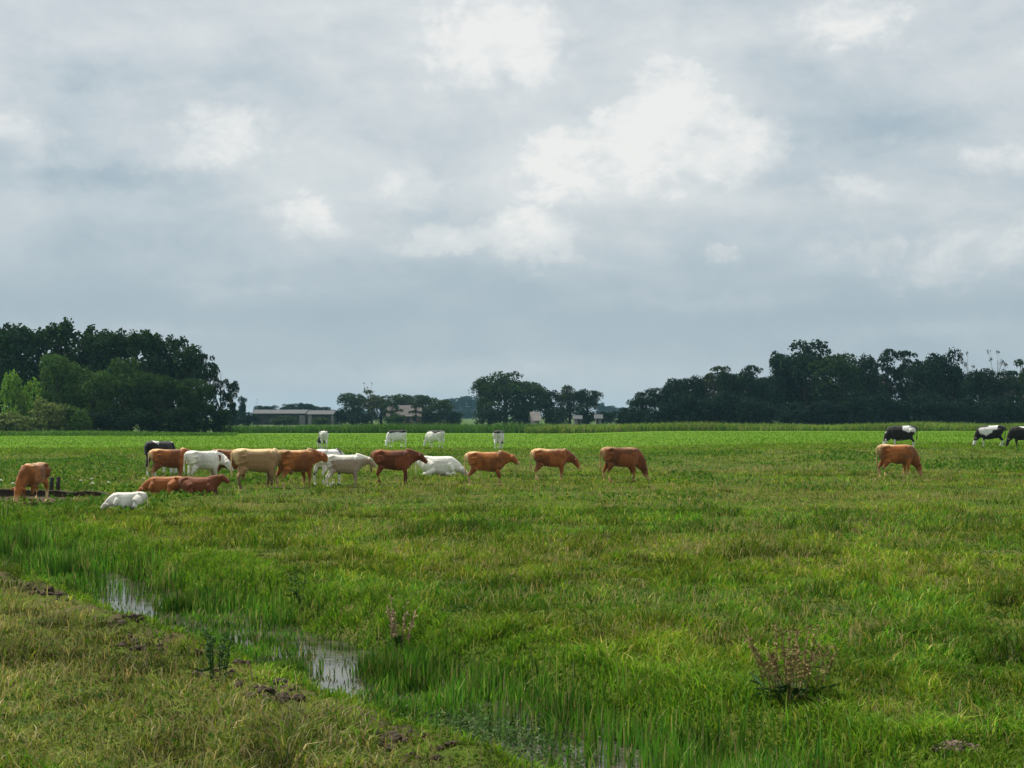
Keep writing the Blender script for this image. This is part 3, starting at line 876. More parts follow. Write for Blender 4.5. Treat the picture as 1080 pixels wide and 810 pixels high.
# ------------------------------------------------------------------ farm buildings
M_ROOFG = mat_plain('grey_sheet_roof', (0.105, 0.112, 0.118), (0.08, 0.086, 0.09), 0.6)
M_ROOFR = mat_plain('pinkish_tiles', (0.13, 0.118, 0.116), (0.10, 0.09, 0.088), 0.8)
M_ROOFP = mat_plain('pale_tiles', (0.42, 0.36, 0.34), (0.32, 0.27, 0.25), 0.8)
M_DULL = mat_plain('dull_render', (0.26, 0.25, 0.24), (0.2, 0.19, 0.18), 0.8)
M_WALLD = mat_plain('dark_boards', (0.055, 0.055, 0.055), (0.035, 0.035, 0.035), 1.0)
M_WALLW = mat_plain('pale_render', (0.48, 0.44, 0.40), (0.38, 0.35, 0.32), 0.8)
M_WALLB = mat_plain('brick', (0.26, 0.17, 0.13), (0.19, 0.12, 0.09), 1.5)
M_GLASS = mat_plain('window_glass', (0.03, 0.035, 0.04), (0.02, 0.022, 0.025), 1.0, rough=0.15)
M_METAL = mat_plain('galvanised_metal', (0.35, 0.36, 0.37), (0.28, 0.29, 0.3), 3.0, rough=0.5)
def gable(w, d, eave, ridge, over=0.4, th=0.18):
    """roof of two slabs with ridge along x"""
    bm = bmesh.new()
    for s in (-1, 1):
        y0, z0 = s * (d / 2 + over), eave - over * (ridge - eave) / (d / 2)
        q = [(-w / 2 - over, y0, z0), (w / 2 + over, y0, z0), (w / 2 + over, 0.0, ridge), (-w / 2 - over, 0.0, ridge)]
        lo = [bm.verts.new(p) for p in q]; hi = [bm.verts.new((p[0], p[1], p[2] + th)) for p in q]
        bm.faces.new(lo); bm.faces.new(hi)
        for k in range(4):
            bm.faces.new((lo[k], lo[(k + 1) % 4], hi[(k + 1) % 4], hi[k]))
    bmesh.ops.recalc_face_normals(bm, faces=bm.faces)
    return bm
def house_walls(w, d, eave, ridge):
    bm = bmesh.new()
    pts = [(-d / 2, 0), (d / 2, 0), (d / 2, eave), (0, ridge - 0.05), (-d / 2, eave)]
    a = [bm.verts.new((-w / 2, p[0], p[1])) for p in pts]; b = [bm.verts.new((w / 2, p[0], p[1])) for p in pts]
    bm.faces.new(a); bm.faces.new(b)
    for k in range(5):
        bm.faces.new((a[k], a[(k + 1) % 5], b[(k + 1) % 5], b[k]))
    bmesh.ops.recalc_face_normals(bm, faces=bm.faces)
    return bm
def panel(bm, x, z, w, h, y): box(bm, (x, y, z), (w, 0.12, h))
def building(name, px, Y, wpx, d, eave, ridge, wall, roof, label, cat, rz=0.0, windows=(), doors=(), chimney=None, wallface=None):
    X = x_at(px, Y); w = wpx / F * Y
    o = empty(name, (X, Y, gz(X, Y)), rz)
    tag(o, label, cat)
    link('wall', bm_mesh('wall', house_walls(w, d, eave, ridge)), wall, o)
    r = link('roof', bm_mesh('roof', gable(w, d, eave, ridge)), roof, o)
    if chimney:
        bm = bmesh.new(); box(bm, (chimney * w, 0, ridge + 0.45), (0.7, 0.7, 1.3)); link('chimney', bm_mesh('chimney', bm), M_WALLB, r)
    for fx, z, ww, hh, mt in windows:
        bm = bmesh.new(); panel(bm, fx * w, z, ww, hh, -d / 2 - 0.03)
        wf = link('window', bm_mesh('window', bm), M_WALLW, o)
        bm = bmesh.new(); panel(bm, fx * w, z, ww - 0.22, hh - 0.22, -d / 2 - 0.05)
        link('pane', bm_mesh('pane', bm), M_GLASS, wf)
    for fx, ww, hh, mt in doors:
        bm = bmesh.new(); panel(bm, fx * w, hh / 2 + 0.01, ww, hh, -d / 2 - 0.03)
        link('door', bm_mesh('door', bm), mt, o)
    return o
building('farm_shed', 297, 452, 54, 12, 3.0, 4.0, M_WALLD, M_ROOFG, 'long low dark farm shed with grey roof before the tree row', 'farm shed',
         doors=[(-0.32, 3.2, 2.7, M_WALLD), (0.05, 3.2, 2.7, M_WALLD), (0.46, 1.6, 2.6, M_DULL)])
building('farm_shed', 341, 448, 27, 11, 2.8, 3.8, M_WALLD, M_ROOFG, 'shorter grey roofed farm shed with a pale end bay', 'farm shed',
         doors=[(-0.42, 1.0, 2.7, M_DULL), (0.1, 2.8, 2.5, M_WALLD), (0.44, 0.7, 2.6, M_DULL)])
building('farmhouse', 427, 446, 34, 9, 2.4, 5.2, M_WALLB, M_ROOFR, 'farmhouse with broad pinkish grey roof among round trees', 'farmhouse', 0.0,
         windows=[(-0.34, 1.5, 1.2, 1.4, 0), (-0.1, 1.5, 1.2, 1.4, 0), (0.32, 1.5, 1.2, 1.4, 0)], doors=[(0.12, 1.1, 2.1, M_WALLD)], chimney=0.3)
building('small_house', 564, 402, 7.5, 2.2, 1.7, 3.3, M_WALLW, M_ROOFP, 'tiny pale gabled house under the central tree clump', 'house', R(14),
         windows=[(0.0, 1.2, 0.8, 0.9, 0)], doors=[(0.3, 0.7, 1.6, M_WALLD)])
building('small_shed', 609, 404, 7, 3, 1.5, 2.2, M_DULL, M_ROOFG, 'small white shed under the greyish round tree', 'shed', 0.0, doors=[(0.2, 0.7, 1.5, M_WALLD)])
building('small_shed', 631, 404, 6, 3, 1.5, 2.3, M_DULL, M_ROOFG, 'narrow white shed at the end of the central clump', 'shed', 0.0, doors=[(-0.2, 0.6, 1.5, M_WALLD)])
Y = 455.0
o = empty('antenna_mast', (x_at(271, Y), Y, 0)); tag(o, 'thin grey mast standing at the near end of the farm shed', 'mast')
bm = bmesh.new(); tube(bm, [(0, 0, 0), (0, 0, 4.5), (0, 0, 7.4)], [0.09, 0.07, 0.04], 6); link('pole', bm_mesh('pole', bm, True), M_METAL, o)
bm = bmesh.new(); tube(bm, [(-0.5, 0, 7.0), (0.5, 0, 7.0)], [0.03, 0.03], 5); link('crossbar', bm_mesh('crossbar', bm), M_METAL, o)

# ------------------------------------------------------------------ cattle
def loft(bm, secs, n=14):
    """closed body of rings: (x, y, zc, half height, half width)"""
    rings = []
    for i, (x, y, zc, hh, hw) in enumerate(secs):
        ring = []
        for k in range(n):
            a = 2 * math.pi * k / n
            cs, sn = math.cos(a), math.sin(a)
            ring.append(bm.verts.new((x, y + math.copysign(abs(cs) ** 0.85, cs) * hw, zc + math.copysign(abs(sn) ** 0.85, sn) * hh)))
        rings.append(ring)
    for a, b in zip(rings, rings[1:]):
        for k in range(n):
            bm.faces.new((a[k], a[(k + 1) % n], b[(k + 1) % n], b[k]))
    bm.faces.new(list(reversed(rings[0]))); bm.faces.new(rings[-1])
TRUNK = [(-0.85, 0, 1.17, .09, .09), (-0.81, 0, 1.13, .17, .17), (-0.70, 0, 1.085, .26, .25), (-0.50, 0, 1.03, .335, .275), (-0.36, 0, 1.01, .345, .26), (-0.15, 0, .985, .345, .285),
         (0.08, 0, .965, .365, .325), (0.30, 0, .96, .375, .31), (0.52, 0, .975, .37, .265), (0.68, 0, 1.0, .325, .21), (0.80, 0, 1.01, .25, .15), (0.88, 0, 1.01, .15, .09)]
def smoothstep1(a, b, x):
    t = min(1, max(0, (x - a) / (b - a))); return t * t * (3 - 2 * t)
def cow_mesh(pose, seed, coat, neck_yaw=0.0, bulk=1.0):
    rng = random.Random(seed)
    bm = bmesh.new()
    lying = pose.startswith('lying')
    dz = -0.55 if lying else 0.0
    deep = 0.025 + 0.25 * (bulk - 1)
    loft(bm, [(x, y, z + dz - deep * (hh > .3), hh + deep * (hh > .3), hw * bulk * (1.1 if lying else 1.0)) for x, y, z, hh, hw in TRUNK])
    # neck and head in the vertical plane, then turned by neck_yaw about the shoulder
    if pose == 'graze':
        neck = [(0.60, 1.02, .35, .21), (0.82, .88, .31, .16), (0.97, .69, .25, .135), (1.06, .53, .19, .12)]
        poll, muz = (1.07, .54), (1.25, .09)
    elif pose == 'low':
        neck = [(0.60, 1.06, .33, .20), (0.84, 1.00, .26, .15), (1.02, .93, .205, .125), (1.13, .87, .165, .115)]
        poll, muz = (1.13, .89), (1.40, .50)
    elif pose == 'high':
        neck = [(0.58, 1.10, .33, .20), (0.80, 1.20, .27, .15), (0.93, 1.32, .21, .125), (0.99, 1.42, .165, .115)]
        poll, muz = (0.99, 1.45), (1.40, 1.27)
    elif pose == 'lying':
        neck = [(0.60, 1.08, .33, .21), (0.80, 1.16, .27, .15), (0.94, 1.25, .21, .125), (1.02, 1.31, .165, .115)]
        poll, muz = (1.02, 1.34), (1.42, 1.13)
    elif pose == 'lying_low':
        neck = [(0.62, 1.02, .32, .21), (0.82, .96, .26, .15), (1.00, .88, .20, .12), (1.10, .80, .16, .115)]
        poll, muz = (1.11, .81), (1.40, .60)
    else:
        neck = [(0.60, 1.08, .34, .20), (0.82, 1.09, .28, .15), (0.99, 1.10, .21, .125), (1.10, 1.11, .165, .115)]
        poll, muz = (1.10, 1.14), (1.45, .86)
    piv = Vector((0.55, 0, 0)); rot = Matrix.Rotation(neck_yaw, 3, 'Z'); rot2 = Matrix.Rotation(neck_yaw * 1.4, 3, 'Z')
    def tr(x, z, y=0.0, k=1.0):
        f = k
        r = Matrix.Rotation(neck_yaw * f, 3, 'Z')
        return r @ (Vector((x, y, z + dz)) - piv) + piv
    nk = [tr(x, z, 0, 0.35 + 0.65 * i / 3) for i, (x, z, a, b) in enumerate(neck)]
    tube(bm, nk, [(a, b) for x, z, a, b in neck], 12)
    P0 = Vector((poll[0], 0, poll[1])); D = Vector((muz[0], 0, muz[1])) - P0
    hs = [(-0.12, .09, .09), (0.02, .15, .12), (0.28, .15, .125), (0.52, .12, .095), (0.80, .095, .082), (0.96, .092, .088), (1.05, .06, .06)]
    hp = []
    for f, a, b in hs:
        q = P0 + D * f
        hp.append(tr(q.x, q.z))
    tube(bm, hp, [(a, b) for f, a, b in hs], 12)
    dn = D.normalized(); upv = Vector((0, 1, 0)).cross(dn) * -1
    if upv.z < 0: upv = -upv
    for s in (-1, 1):
        e0 = P0 + D * 0.08 + Vector((0, s * 0.09, 0)) + upv * 0.05
        e1 = e0 + Vector((-0.03, s * 0.13, -0.005)); e2 = e0 + Vector((-0.05, s * 0.24, -0.05))
        pts = [tr(e.x, e.z, e.y) for e in (e0, e1, e2)]
        tube(bm, pts, [(0.035, 0.03), (0.065, 0.028), (0.022, 0.016)], 8)
    # shoulder blades, hip bones and the loose skin under the throat
    for s in (-1, 1):
        tube(bm, [(0.60, s * .17, 1.26 + dz), (0.56, s * .215, 1.06 + dz), (0.56, s * .20, .84 + dz)], [(.08, .05), (.15, .085), (.10, .06)], 10)
        tube(bm, [(-0.40, s * .20, 1.30 + dz), (-0.52, s * .225, 1.26 + dz), (-0.70, s * .16, 1.22 + dz)], [(.05, .05), (.07, .06), (.05, .05)], 8)
    # legs
    if not lying:
        for s in (-1, 1):
            o1, o2 = rng.uniform(-0.10, 0.10), rng.uniform(-0.12, 0.12)
            tube(bm, [(0.56, s * .17, 1.0), (0.54, s * .20, .74), (0.52, s * .185, .60), (0.56 + o1 * .5, s * .165, .38), (0.545 + o1 * .9, s * .16, .14), (0.56 + o1, s * .16, .06), (0.585 + o1, s * .16, -0.01)],
                 [(.20, .10), (.15, .10), (.105, .085), (.066, .062), (.046, .044), (.058, .054), (.07, .06)], 10)
            tube(bm, [(-0.54, s * .17, 1.10), (-0.53, s * .205, .88), (-0.46, s * .205, .70), (-0.60 + o2 * .4, s * .175, .50), (-0.665 + o2 * .6, s * .165, .43), (-0.62 + o2 * .9, s * .16, .16), (-0.60 + o2, s * .16, .07), (-0.57 + o2, s * .16, -0.01)],
                 [(.26, .12), (.23, .13), (.165, .105), (.085, .066), (.072, .056), (.05, .046), (.06, .054), (.072, .06)], 10)
        tube(bm, [(-0.82, 0, 1.26), (-0.90, 0, 1.16), (-0.905, rng.uniform(-.04, .04), .85), (-0.885, rng.uniform(-.08, .08), .55), (-0.87, 0, .40)], [.045, .04, .026, .045, .02], 8)
    else:
        for s in (-1, 1):
            tube(bm, [(0.58, s * .20, .46), (0.74, s * .26, .24), (0.86, s * .25, .10), (0.62, s * .24, .06), (0.44, s * .23, .05)], [.15, .11, .075, .055, .055], 10)
            tube(bm, [(-0.48, s * .24, .48), (-0.22, s * .36, .34), (-0.10, s * .40, .20), (-0.42, s * .42, .10), (-0.60, s * .42, .07), (-0.36, s * .44, .06), (-0.20, s * .44, .05)],
                 [.24, .20, .14, .09, .07, .05, .055], 10)
        tube(bm, [(-0.82, 0, .74), (-0.90, 0, .60), (-0.92, .06, .30), (-0.88, .14, .08)], [.045, .04, .03, .035], 8)
    bmesh.ops.recalc_face_normals(bm, faces=bm.faces)
    raw = bm_mesh('cow_raw', bm)
    tmp = bpy.data.objects.new('cow_raw', raw); COL.objects.link(tmp)
    rm = tmp.modifiers.new('r', 'REMESH'); rm.mode = 'VOXEL'; rm.voxel_size = 0.022
    sm = tmp.modifiers.new('s', 'SMOOTH'); sm.factor = 0.5; sm.iterations = 7
    dg = bpy.context.evaluated_depsgraph_get(); dg.update()
    me = bpy.data.meshes.new_from_object(tmp.evaluated_get(dg))
    bpy.data.objects.remove(tmp); bpy.data.meshes.remove(raw)
    me.name = 'cow'
    me.polygons.foreach_set('use_smooth', np.ones(len(me.polygons), bool))
    n = len(me.vertices)
    co = np.empty(n * 3, np.float32); me.vertices.foreach_get('co', co); co = co.reshape(-1, 3)
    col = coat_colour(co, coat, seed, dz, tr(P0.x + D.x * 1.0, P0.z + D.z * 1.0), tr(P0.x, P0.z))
    at = me.color_attributes.new('tone', 'FLOAT_COLOR', 'POINT')
    c4 = np.ones((n, 4), np.float32); c4[:, :3] = col
    at.data.foreach_set('color', c4.ravel())
    me.materials.append(M_COAT)
    return me
def noise3(p, sc_, seed):
    o = seed * 7.31
    return (fbm(p[:, 0] * sc_ + o, p[:, 2] * sc_ + o * 1.7, 3) + fbm(p[:, 1] * sc_ + o * 0.6 + 20, p[:, 0] * sc_ * 0.8 + o, 3) + fbm(p[:, 2] * sc_ + 60 + o, p[:, 1] * sc_ + o, 3)) / 3
COATS = {   # main hair, pale hair of rump and legs, how far the pale hair reaches
    'tan': ((0.245, 0.072, 0.016), (0.68, 0.45, 0.22), 1.0),
    'orange': ((0.30, 0.092, 0.018), (0.72, 0.49, 0.24), 1.0),
    'red': ((0.165, 0.043, 0.012), (0.30, 0.11, 0.04), 0.5),
    'chestnut': ((0.20, 0.058, 0.014), (0.62, 0.38, 0.17), 0.8),
}
def coat_colour(p, coat, seed, dz, muzzle, poll):
    n = len(p)
    x, y, z = p[:, 0], p[:, 1], p[:, 2] - dz
    nz = noise3(p, 2.2, seed)
    fz = noise3(p, 7.0, seed + 3)
    md = np.linalg.norm(p - np.array(muzzle)[None], axis=1)
    if coat in COATS:
        a, b, k = COATS[coat]
        a = np.array(a); b = np.array(b)
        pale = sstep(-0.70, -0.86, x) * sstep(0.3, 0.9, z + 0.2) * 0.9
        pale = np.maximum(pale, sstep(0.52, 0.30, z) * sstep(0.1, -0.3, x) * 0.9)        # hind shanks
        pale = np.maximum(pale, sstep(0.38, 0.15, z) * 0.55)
        pale = np.maximum(pale, sstep(1.24, 1.34, z + (nz - 0.5) * 0.3) * (x < 0.7) * 0.75)   # sunlit top of the back, painted into the coat colour
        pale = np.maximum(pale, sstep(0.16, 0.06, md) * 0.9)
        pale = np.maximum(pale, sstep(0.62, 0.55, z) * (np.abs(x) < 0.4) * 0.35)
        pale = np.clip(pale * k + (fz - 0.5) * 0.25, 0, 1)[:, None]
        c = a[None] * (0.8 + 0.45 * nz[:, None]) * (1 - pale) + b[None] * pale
        c = c * (0.66 + 0.62 * sstep(0.38, 0.62, fbm(x * 2.3 + seed * 5.1, z * 2.6 + y, 3)))[:, None]
        if dz < 0: c = a[None] * (0.8 + 0.5 * nz[:, None]) * (1 - pale * 0.4) + b[None] * pale * 0.4
        return c
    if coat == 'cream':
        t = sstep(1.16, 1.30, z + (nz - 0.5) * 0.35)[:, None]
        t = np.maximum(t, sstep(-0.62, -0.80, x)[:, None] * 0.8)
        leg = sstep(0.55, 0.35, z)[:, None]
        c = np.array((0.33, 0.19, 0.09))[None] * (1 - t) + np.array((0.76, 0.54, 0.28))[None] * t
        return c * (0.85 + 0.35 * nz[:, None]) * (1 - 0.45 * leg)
    if coat == 'taupe':
        t = sstep(1.12, 1.24, z + (nz - 0.5) * 0.35)[:, None]
        t = np.maximum(t, sstep(-0.45, -0.70, x)[:, None])
        c = np.array((0.36, 0.26, 0.185))[None] * (1 - t) + np.array((0.78, 0.72, 0.62))[None] * t
        return c * (0.85 + 0.35 * nz[:, None])
    if coat == 'white':
        c = np.array((0.74, 0.70, 0.62))[None] * (0.72 + 0.5 * sstep(0.35, 0.65, nz)[:, None])
        dirt = (sstep(0.75, 0.45, z) * sstep(0.42, 0.6, fz) * 0.6)[:, None]
        c = c * (1 - dirt) + np.array((0.30, 0.24, 0.17))[None] * dirt
        spot = sstep(0.74, 0.77, noise3(p, 1.5, seed + 9))[:, None]
        return c * (1 - spot) + np.array((0.16, 0.09, 0.05))[None] * spot
    black = np.array((0.014, 0.012, 0.011)); white = np.array((0.76, 0.74, 0.70))
    q = fbm(x * 1.5 + y * 0.5 + seed * 7.3, z * 1.5 - y * 0.9 + seed * 3.1, 2)
    th = np.quantile(q, {'pied': 0.5, 'mostly_black': 0.25, 'black_back': 0.8, 'mostly_white': 0.72, 'black': 0.03, 'black_socks': 0.06}[coat])
    m = sstep(th - 0.02, th + 0.02, q)
    if coat == 'black_back':       # white animal with a black saddle along the spine
        m = np.maximum(m * (x > 0.2), sstep(1.13, 1.17, z + (q - 0.5) * 0.3) * (x < 0.9))
    leg = sstep(0.42, 0.34, z) if coat != 'black' else np.zeros(n)
    m = m * (1 - leg)
    m = np.maximum(m, sstep(0.10, 0.05, md))[:, None]
    return white[None] * (1 - m) + black[None] * m
M_COAT = None
def mat_coat():
    m, T, out = mat_new('cow_hide')
    p = T.new('ShaderNodeBsdfPrincipled')
    p.inputs['Roughness'].default_value = 0.75
    p.inputs['Specular IOR Level'].default_value = 0.25
    at = T.new('ShaderNodeAttribute', attribute_name='tone')
    tc = T.new('ShaderNodeTexCoord')
    nz = T.noise(tc.outputs['Object'], 14.0, 4, 0.65)
    T.l.new(T.mix(1.0, at.outputs['Color'], T.mix(T.range(nz.outputs[0], 0.3, 0.7), (0.86, 0.86, 0.86), (1.1, 1.1, 1.1)), 'MULTIPLY'), p.inputs['Base Color'])
    p.inputs['Sheen Weight'].default_value = 0.15
    b = T.new('ShaderNodeBump'); b.inputs['Strength'].default_value = 0.25; b.inputs['Distance'].default_value = 0.02
    T.l.new(nz.outputs[0], b.inputs['Height']); T.l.new(b.outputs[0], p.inputs['Normal'])
    T.l.new(p.outputs[0], out.inputs['Surface'])
    return m
M_COAT = mat_coat()
HERD = 'cattle grazing and resting in the meadow'
def cow(px, base, head, pose, coat, scale, label, yaw=0.0, seed=1, Y=None, bulk=1.0):
    """px = middle of the trunk, base = pixel row of its feet, head = heading in degrees (0 faces right, 90 away)"""
    if Y is None: Y = depth_at(base)
    X = x_at(px, Y)
    o = link('cow', cow_mesh(pose, seed, coat, R(yaw), bulk))
    o.location = (X, Y, gz(X, Y))
    o.rotation_euler = (0, 0, R(head))
    o.scale = (scale * 0.91, scale, scale)
    tag(o, label, 'cow', HERD)
    return o
cow(37, 531, 262, 'graze', 'orange', 0.88, 'lone tan cow grazing by the dark earth bank', -12, 1)
cow(136, 537, 205, 'lying_low', 'white', 0.62, 'white cow lying beside the end of the earth bank, head down', 10, 2)
cow(169, 505, 66, 'graze', 'black_socks', 1.14, 'black and white cow mostly hidden behind the first standing tan cow', 10, 3, Y=69)
cow(178, 508, 24, 'level', 'tan', 0.95, 'tan cow standing behind the lying brown cows, beside the white one', 0, 4)
cow(214, 510, 40, 'low', 'white', 0.94, 'white cow standing behind the lying brown cows', -50, 5)
cow(243, 513, 12, 'low', 'chestnut', 0.98, 'brown cow half hidden behind the cream backed cow', 0, 6, Y=62.5)
cow(176, 521, 184, 'lying_low', 'orange', 0.76, 'tan cow lying low with its head by the lying white cow', 12, 7)
cow(209, 522, -8, 'lying', 'red', 0.80, 'red brown cow lying with raised head below the white cow', 8, 8)
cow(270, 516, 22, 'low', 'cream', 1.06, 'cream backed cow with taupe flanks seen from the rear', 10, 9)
cow(311, 515, 42, 'level', 'orange', 1.02, 'orange cow turning its head, beside the cream backed cow', -36, 10)
cow(346, 514, 62, 'low', 'mostly_white', 0.98, 'black and white cow squeezed in behind the orange cow', -10, 27, Y=60)
cow(362, 513, 12, 'level', 'taupe', 0.88, 'greyish beige cow with a white back behind the dark brown cow', 0, 12, Y=58.5)
cow(414, 511, 4, 'level', 'red', 0.98, 'dark red brown cow standing side on with level head', 4, 13)
cow(460, 503, 4, 'lying_low', 'white', 1.05, 'white cow lying in long grass behind the dark brown cow', 0, 14, Y=70)
cow(512, 512, 6, 'level', 'orange', 0.94, 'tan cow with level head in front of the far rear-view cow', 0, 15)
cow(580, 508, 8, 'low', 'tan', 0.93, 'tan cow lowering its head, second from the grazing end of the line', 0, 16)
cow(654, 509, 18, 'graze', 'chestnut', 1.0, 'red brown cow grazing at the end of the line of cattle', 0, 17)
cow(944, 501, 14, 'graze', 'orange', 1.03, 'lone tan cow grazing in front of a black and white cow', 0, 18, Y=67)
cow(952, 470, 172, 'graze', 'mostly_black', 1.15, 'black and white cow just behind the lone grazing tan cow', 0, 31, Y=110, bulk=1.22)
cow(1046, 471, 172, 'graze', 'mostly_black', 1.13, 'black and white patched cow grazing near the picture edge', 0, 44, Y=117, bulk=1.22)
cow(1080, 472, 178, 'graze', 'black', 1.10, 'black cow cut by the picture edge', 0, 21, Y=114, bulk=1.22)
cow(341, 473, 105, 'graze', 'pied', 1.02, 'distant black and white cow above the orange cow', 20, 22, Y=127)
cow(419, 471, 214, 'graze', 'black_back', 1.04, 'distant white cow with black back above the dark brown cow', 14, 23, Y=132, bulk=1.2)
cow(460, 471, 142, 'graze', 'black_back', 1.04, 'distant white cow with black back, above the white lying one', 10, 24, Y=131, bulk=1.2)
cow(526, 474, 80, 'graze', 'black_back', 1.06, 'distant white cow seen from behind, above the tan cow', 0, 25, Y=126, bulk=1.2)

# ------------------------------------------------------------------ earth bank, posts, clods and plants
def lump(bm, c, r, rng, flat=0.6, sub=2):
    res = bmesh.ops.create_icosphere(bm, subdivisions=sub, radius=1.0)
    ph = [rng.uniform(0, 6.28) for _ in range(4)]
    for v in res['verts']:
        d = v.co.copy()
        k = 1 + 0.22 * math.sin(d.x * 3.1 + ph[0]) + 0.18 * math.sin(d.y * 4.3 + ph[1]) + 0.16 * math.sin(d.z * 5 + d.x * 4 + ph[2]) + rng.uniform(-.09, .09)
        v.co = Vector(c) + Vector((d.x * r * k, d.y * r * k, d.z * r * k * flat))
rngc = random.Random(9)
# the cut bank above the trampled hollow: a step of bare earth, turf on top
bm = bmesh.new()
prev = None
N = 60
for k in range(N + 1):
    f = k / N
    X = -19.5 + f * 6.6; Y0 = 52.2 - 0.1 * f
    h = 0.27 * (1 - 0.4 * f) * (0.92 + 0.16 * rngc.random()) * (1 - smoothstep1(0.93, 1.0, f) * 0.8)
    g = gz(X, Y0)
    y = Y0 + 0.07 * math.sin(f * 9) + rngc.uniform(-.03, .03)
    row = [bm.verts.new(p) for p in ((X, y - 0.10, g - 0.06), (X, y - 0.02, g + h * 0.55), (X, y - 0.10, g + h * 0.92), (X, y + 0.05, g + h), (X, y + 0.5, g + h * 0.85), (X, y + 1.1, g - 0.04))]
    if prev:
        for i in range(5): bm.faces.new((prev[i], row[i], row[i + 1], prev[i + 1]))
    prev = row
bmesh.ops.recalc_face_normals(bm, faces=bm.faces)
tag(link('earth_bank', bm_mesh('earth_bank', bm, True), M_SOIL), 'low dark cut bank of bare earth beside the lone grazing cow', 'earth bank')
M_POST = mat_plain('old_post_wood', (0.05, 0.045, 0.035), (0.03, 0.027, 0.022), 6.0)
for px, hh, lab in ((54.5, 0.42, 'short dark post nearer the grazing cow on the bank'), (61.5, 0.46, 'taller short dark post further from the grazing cow')):
    Y = 53.1; X = x_at(px, Y)
    o = empty('wooden_post', (X, Y, gz(X, Y))); tag(o, lab, 'post', 'short posts on the earth bank')
    bm = bmesh.new(); tube(bm, [(0, 0, -0.1), (0.01, 0, hh * 0.5 + 0.1), (0.02, 0, hh + 0.1)], [0.075, 0.07, 0.066], 9); link('shaft', bm_mesh('shaft', bm, True), M_POST, o)
    bm = bmesh.new(); tube(bm, [(0.02, 0, hh + 0.095), (0.02, 0, hh + 0.13)], [0.072, 0.05], 9); link('cap', bm_mesh('cap', bm, True), M_POST, o)

# clods of trodden earth along the lip of the ditch
bm = bmesh.new()
for px, py, n, spread in ((40, 624, 10, .35), (66, 630, 9, .3), (130, 662, 10, .35), (150, 680, 12, .4), (232, 706, 12, .35), (282, 734, 16, .35), (352, 764, 14, .3), (390, 778, 20, .4), (440, 802, 8, .3), (218, 602, 7, .25), (330, 622, 5, .3)):
    Y0 = depth_at(py); X0 = x_at(px, Y0)
    for k in range(n * 2):
        a = rngc.gauss(0, spread); b = rngc.gauss(0, 0.12)
        X = X0 - 0.4866 * a + 0.87 * b; Y = Y0 + 0.87 * a + 0.4866 * b
        r = rngc.uniform(0.02, 0.062)
        lump(bm, (X, Y, gz(X, Y) + r * 0.1), r, rngc, 0.7, 2)
tag(link('earth_clods', bm_mesh('earth_clods', bm), M_SOIL), 'dark trodden clods of earth along the ditch edge', None, None, 'stuff')

def molehill(px, py, r, mat, label, n=90):
    Y = depth_at(py); X = x_at(px, Y)
    rng = random.Random(px)
    bm = bmesh.new()
    for k in range(n):
        a = rng.uniform(0, 6.28); q = math.sqrt(rng.random()) * r
        rr = rng.uniform(0.08, 0.24) * r * 0.6
        lump(bm, (q * math.cos(a) * 1.25, q * math.sin(a), max(0, (1 - (q / r) ** 2)) * r * 0.30), rr, rng, 0.8, 2)
    lump(bm, (0, 0, -0.02), r * 0.95, rng, 0.32, 3)
    o = link('molehill', bm_mesh('molehill', bm), mat)
    o.location = (X, Y, gz(X, Y))
    tag(o, label, 'molehill')
molehill(518, 664, 0.15, M_SOILPALE, 'small pinkish brown molehill in the meadow past the ditch')
molehill(1008, 786, 0.17, M_SOILPALE, 'larger pale brown molehill in the near corner grass')

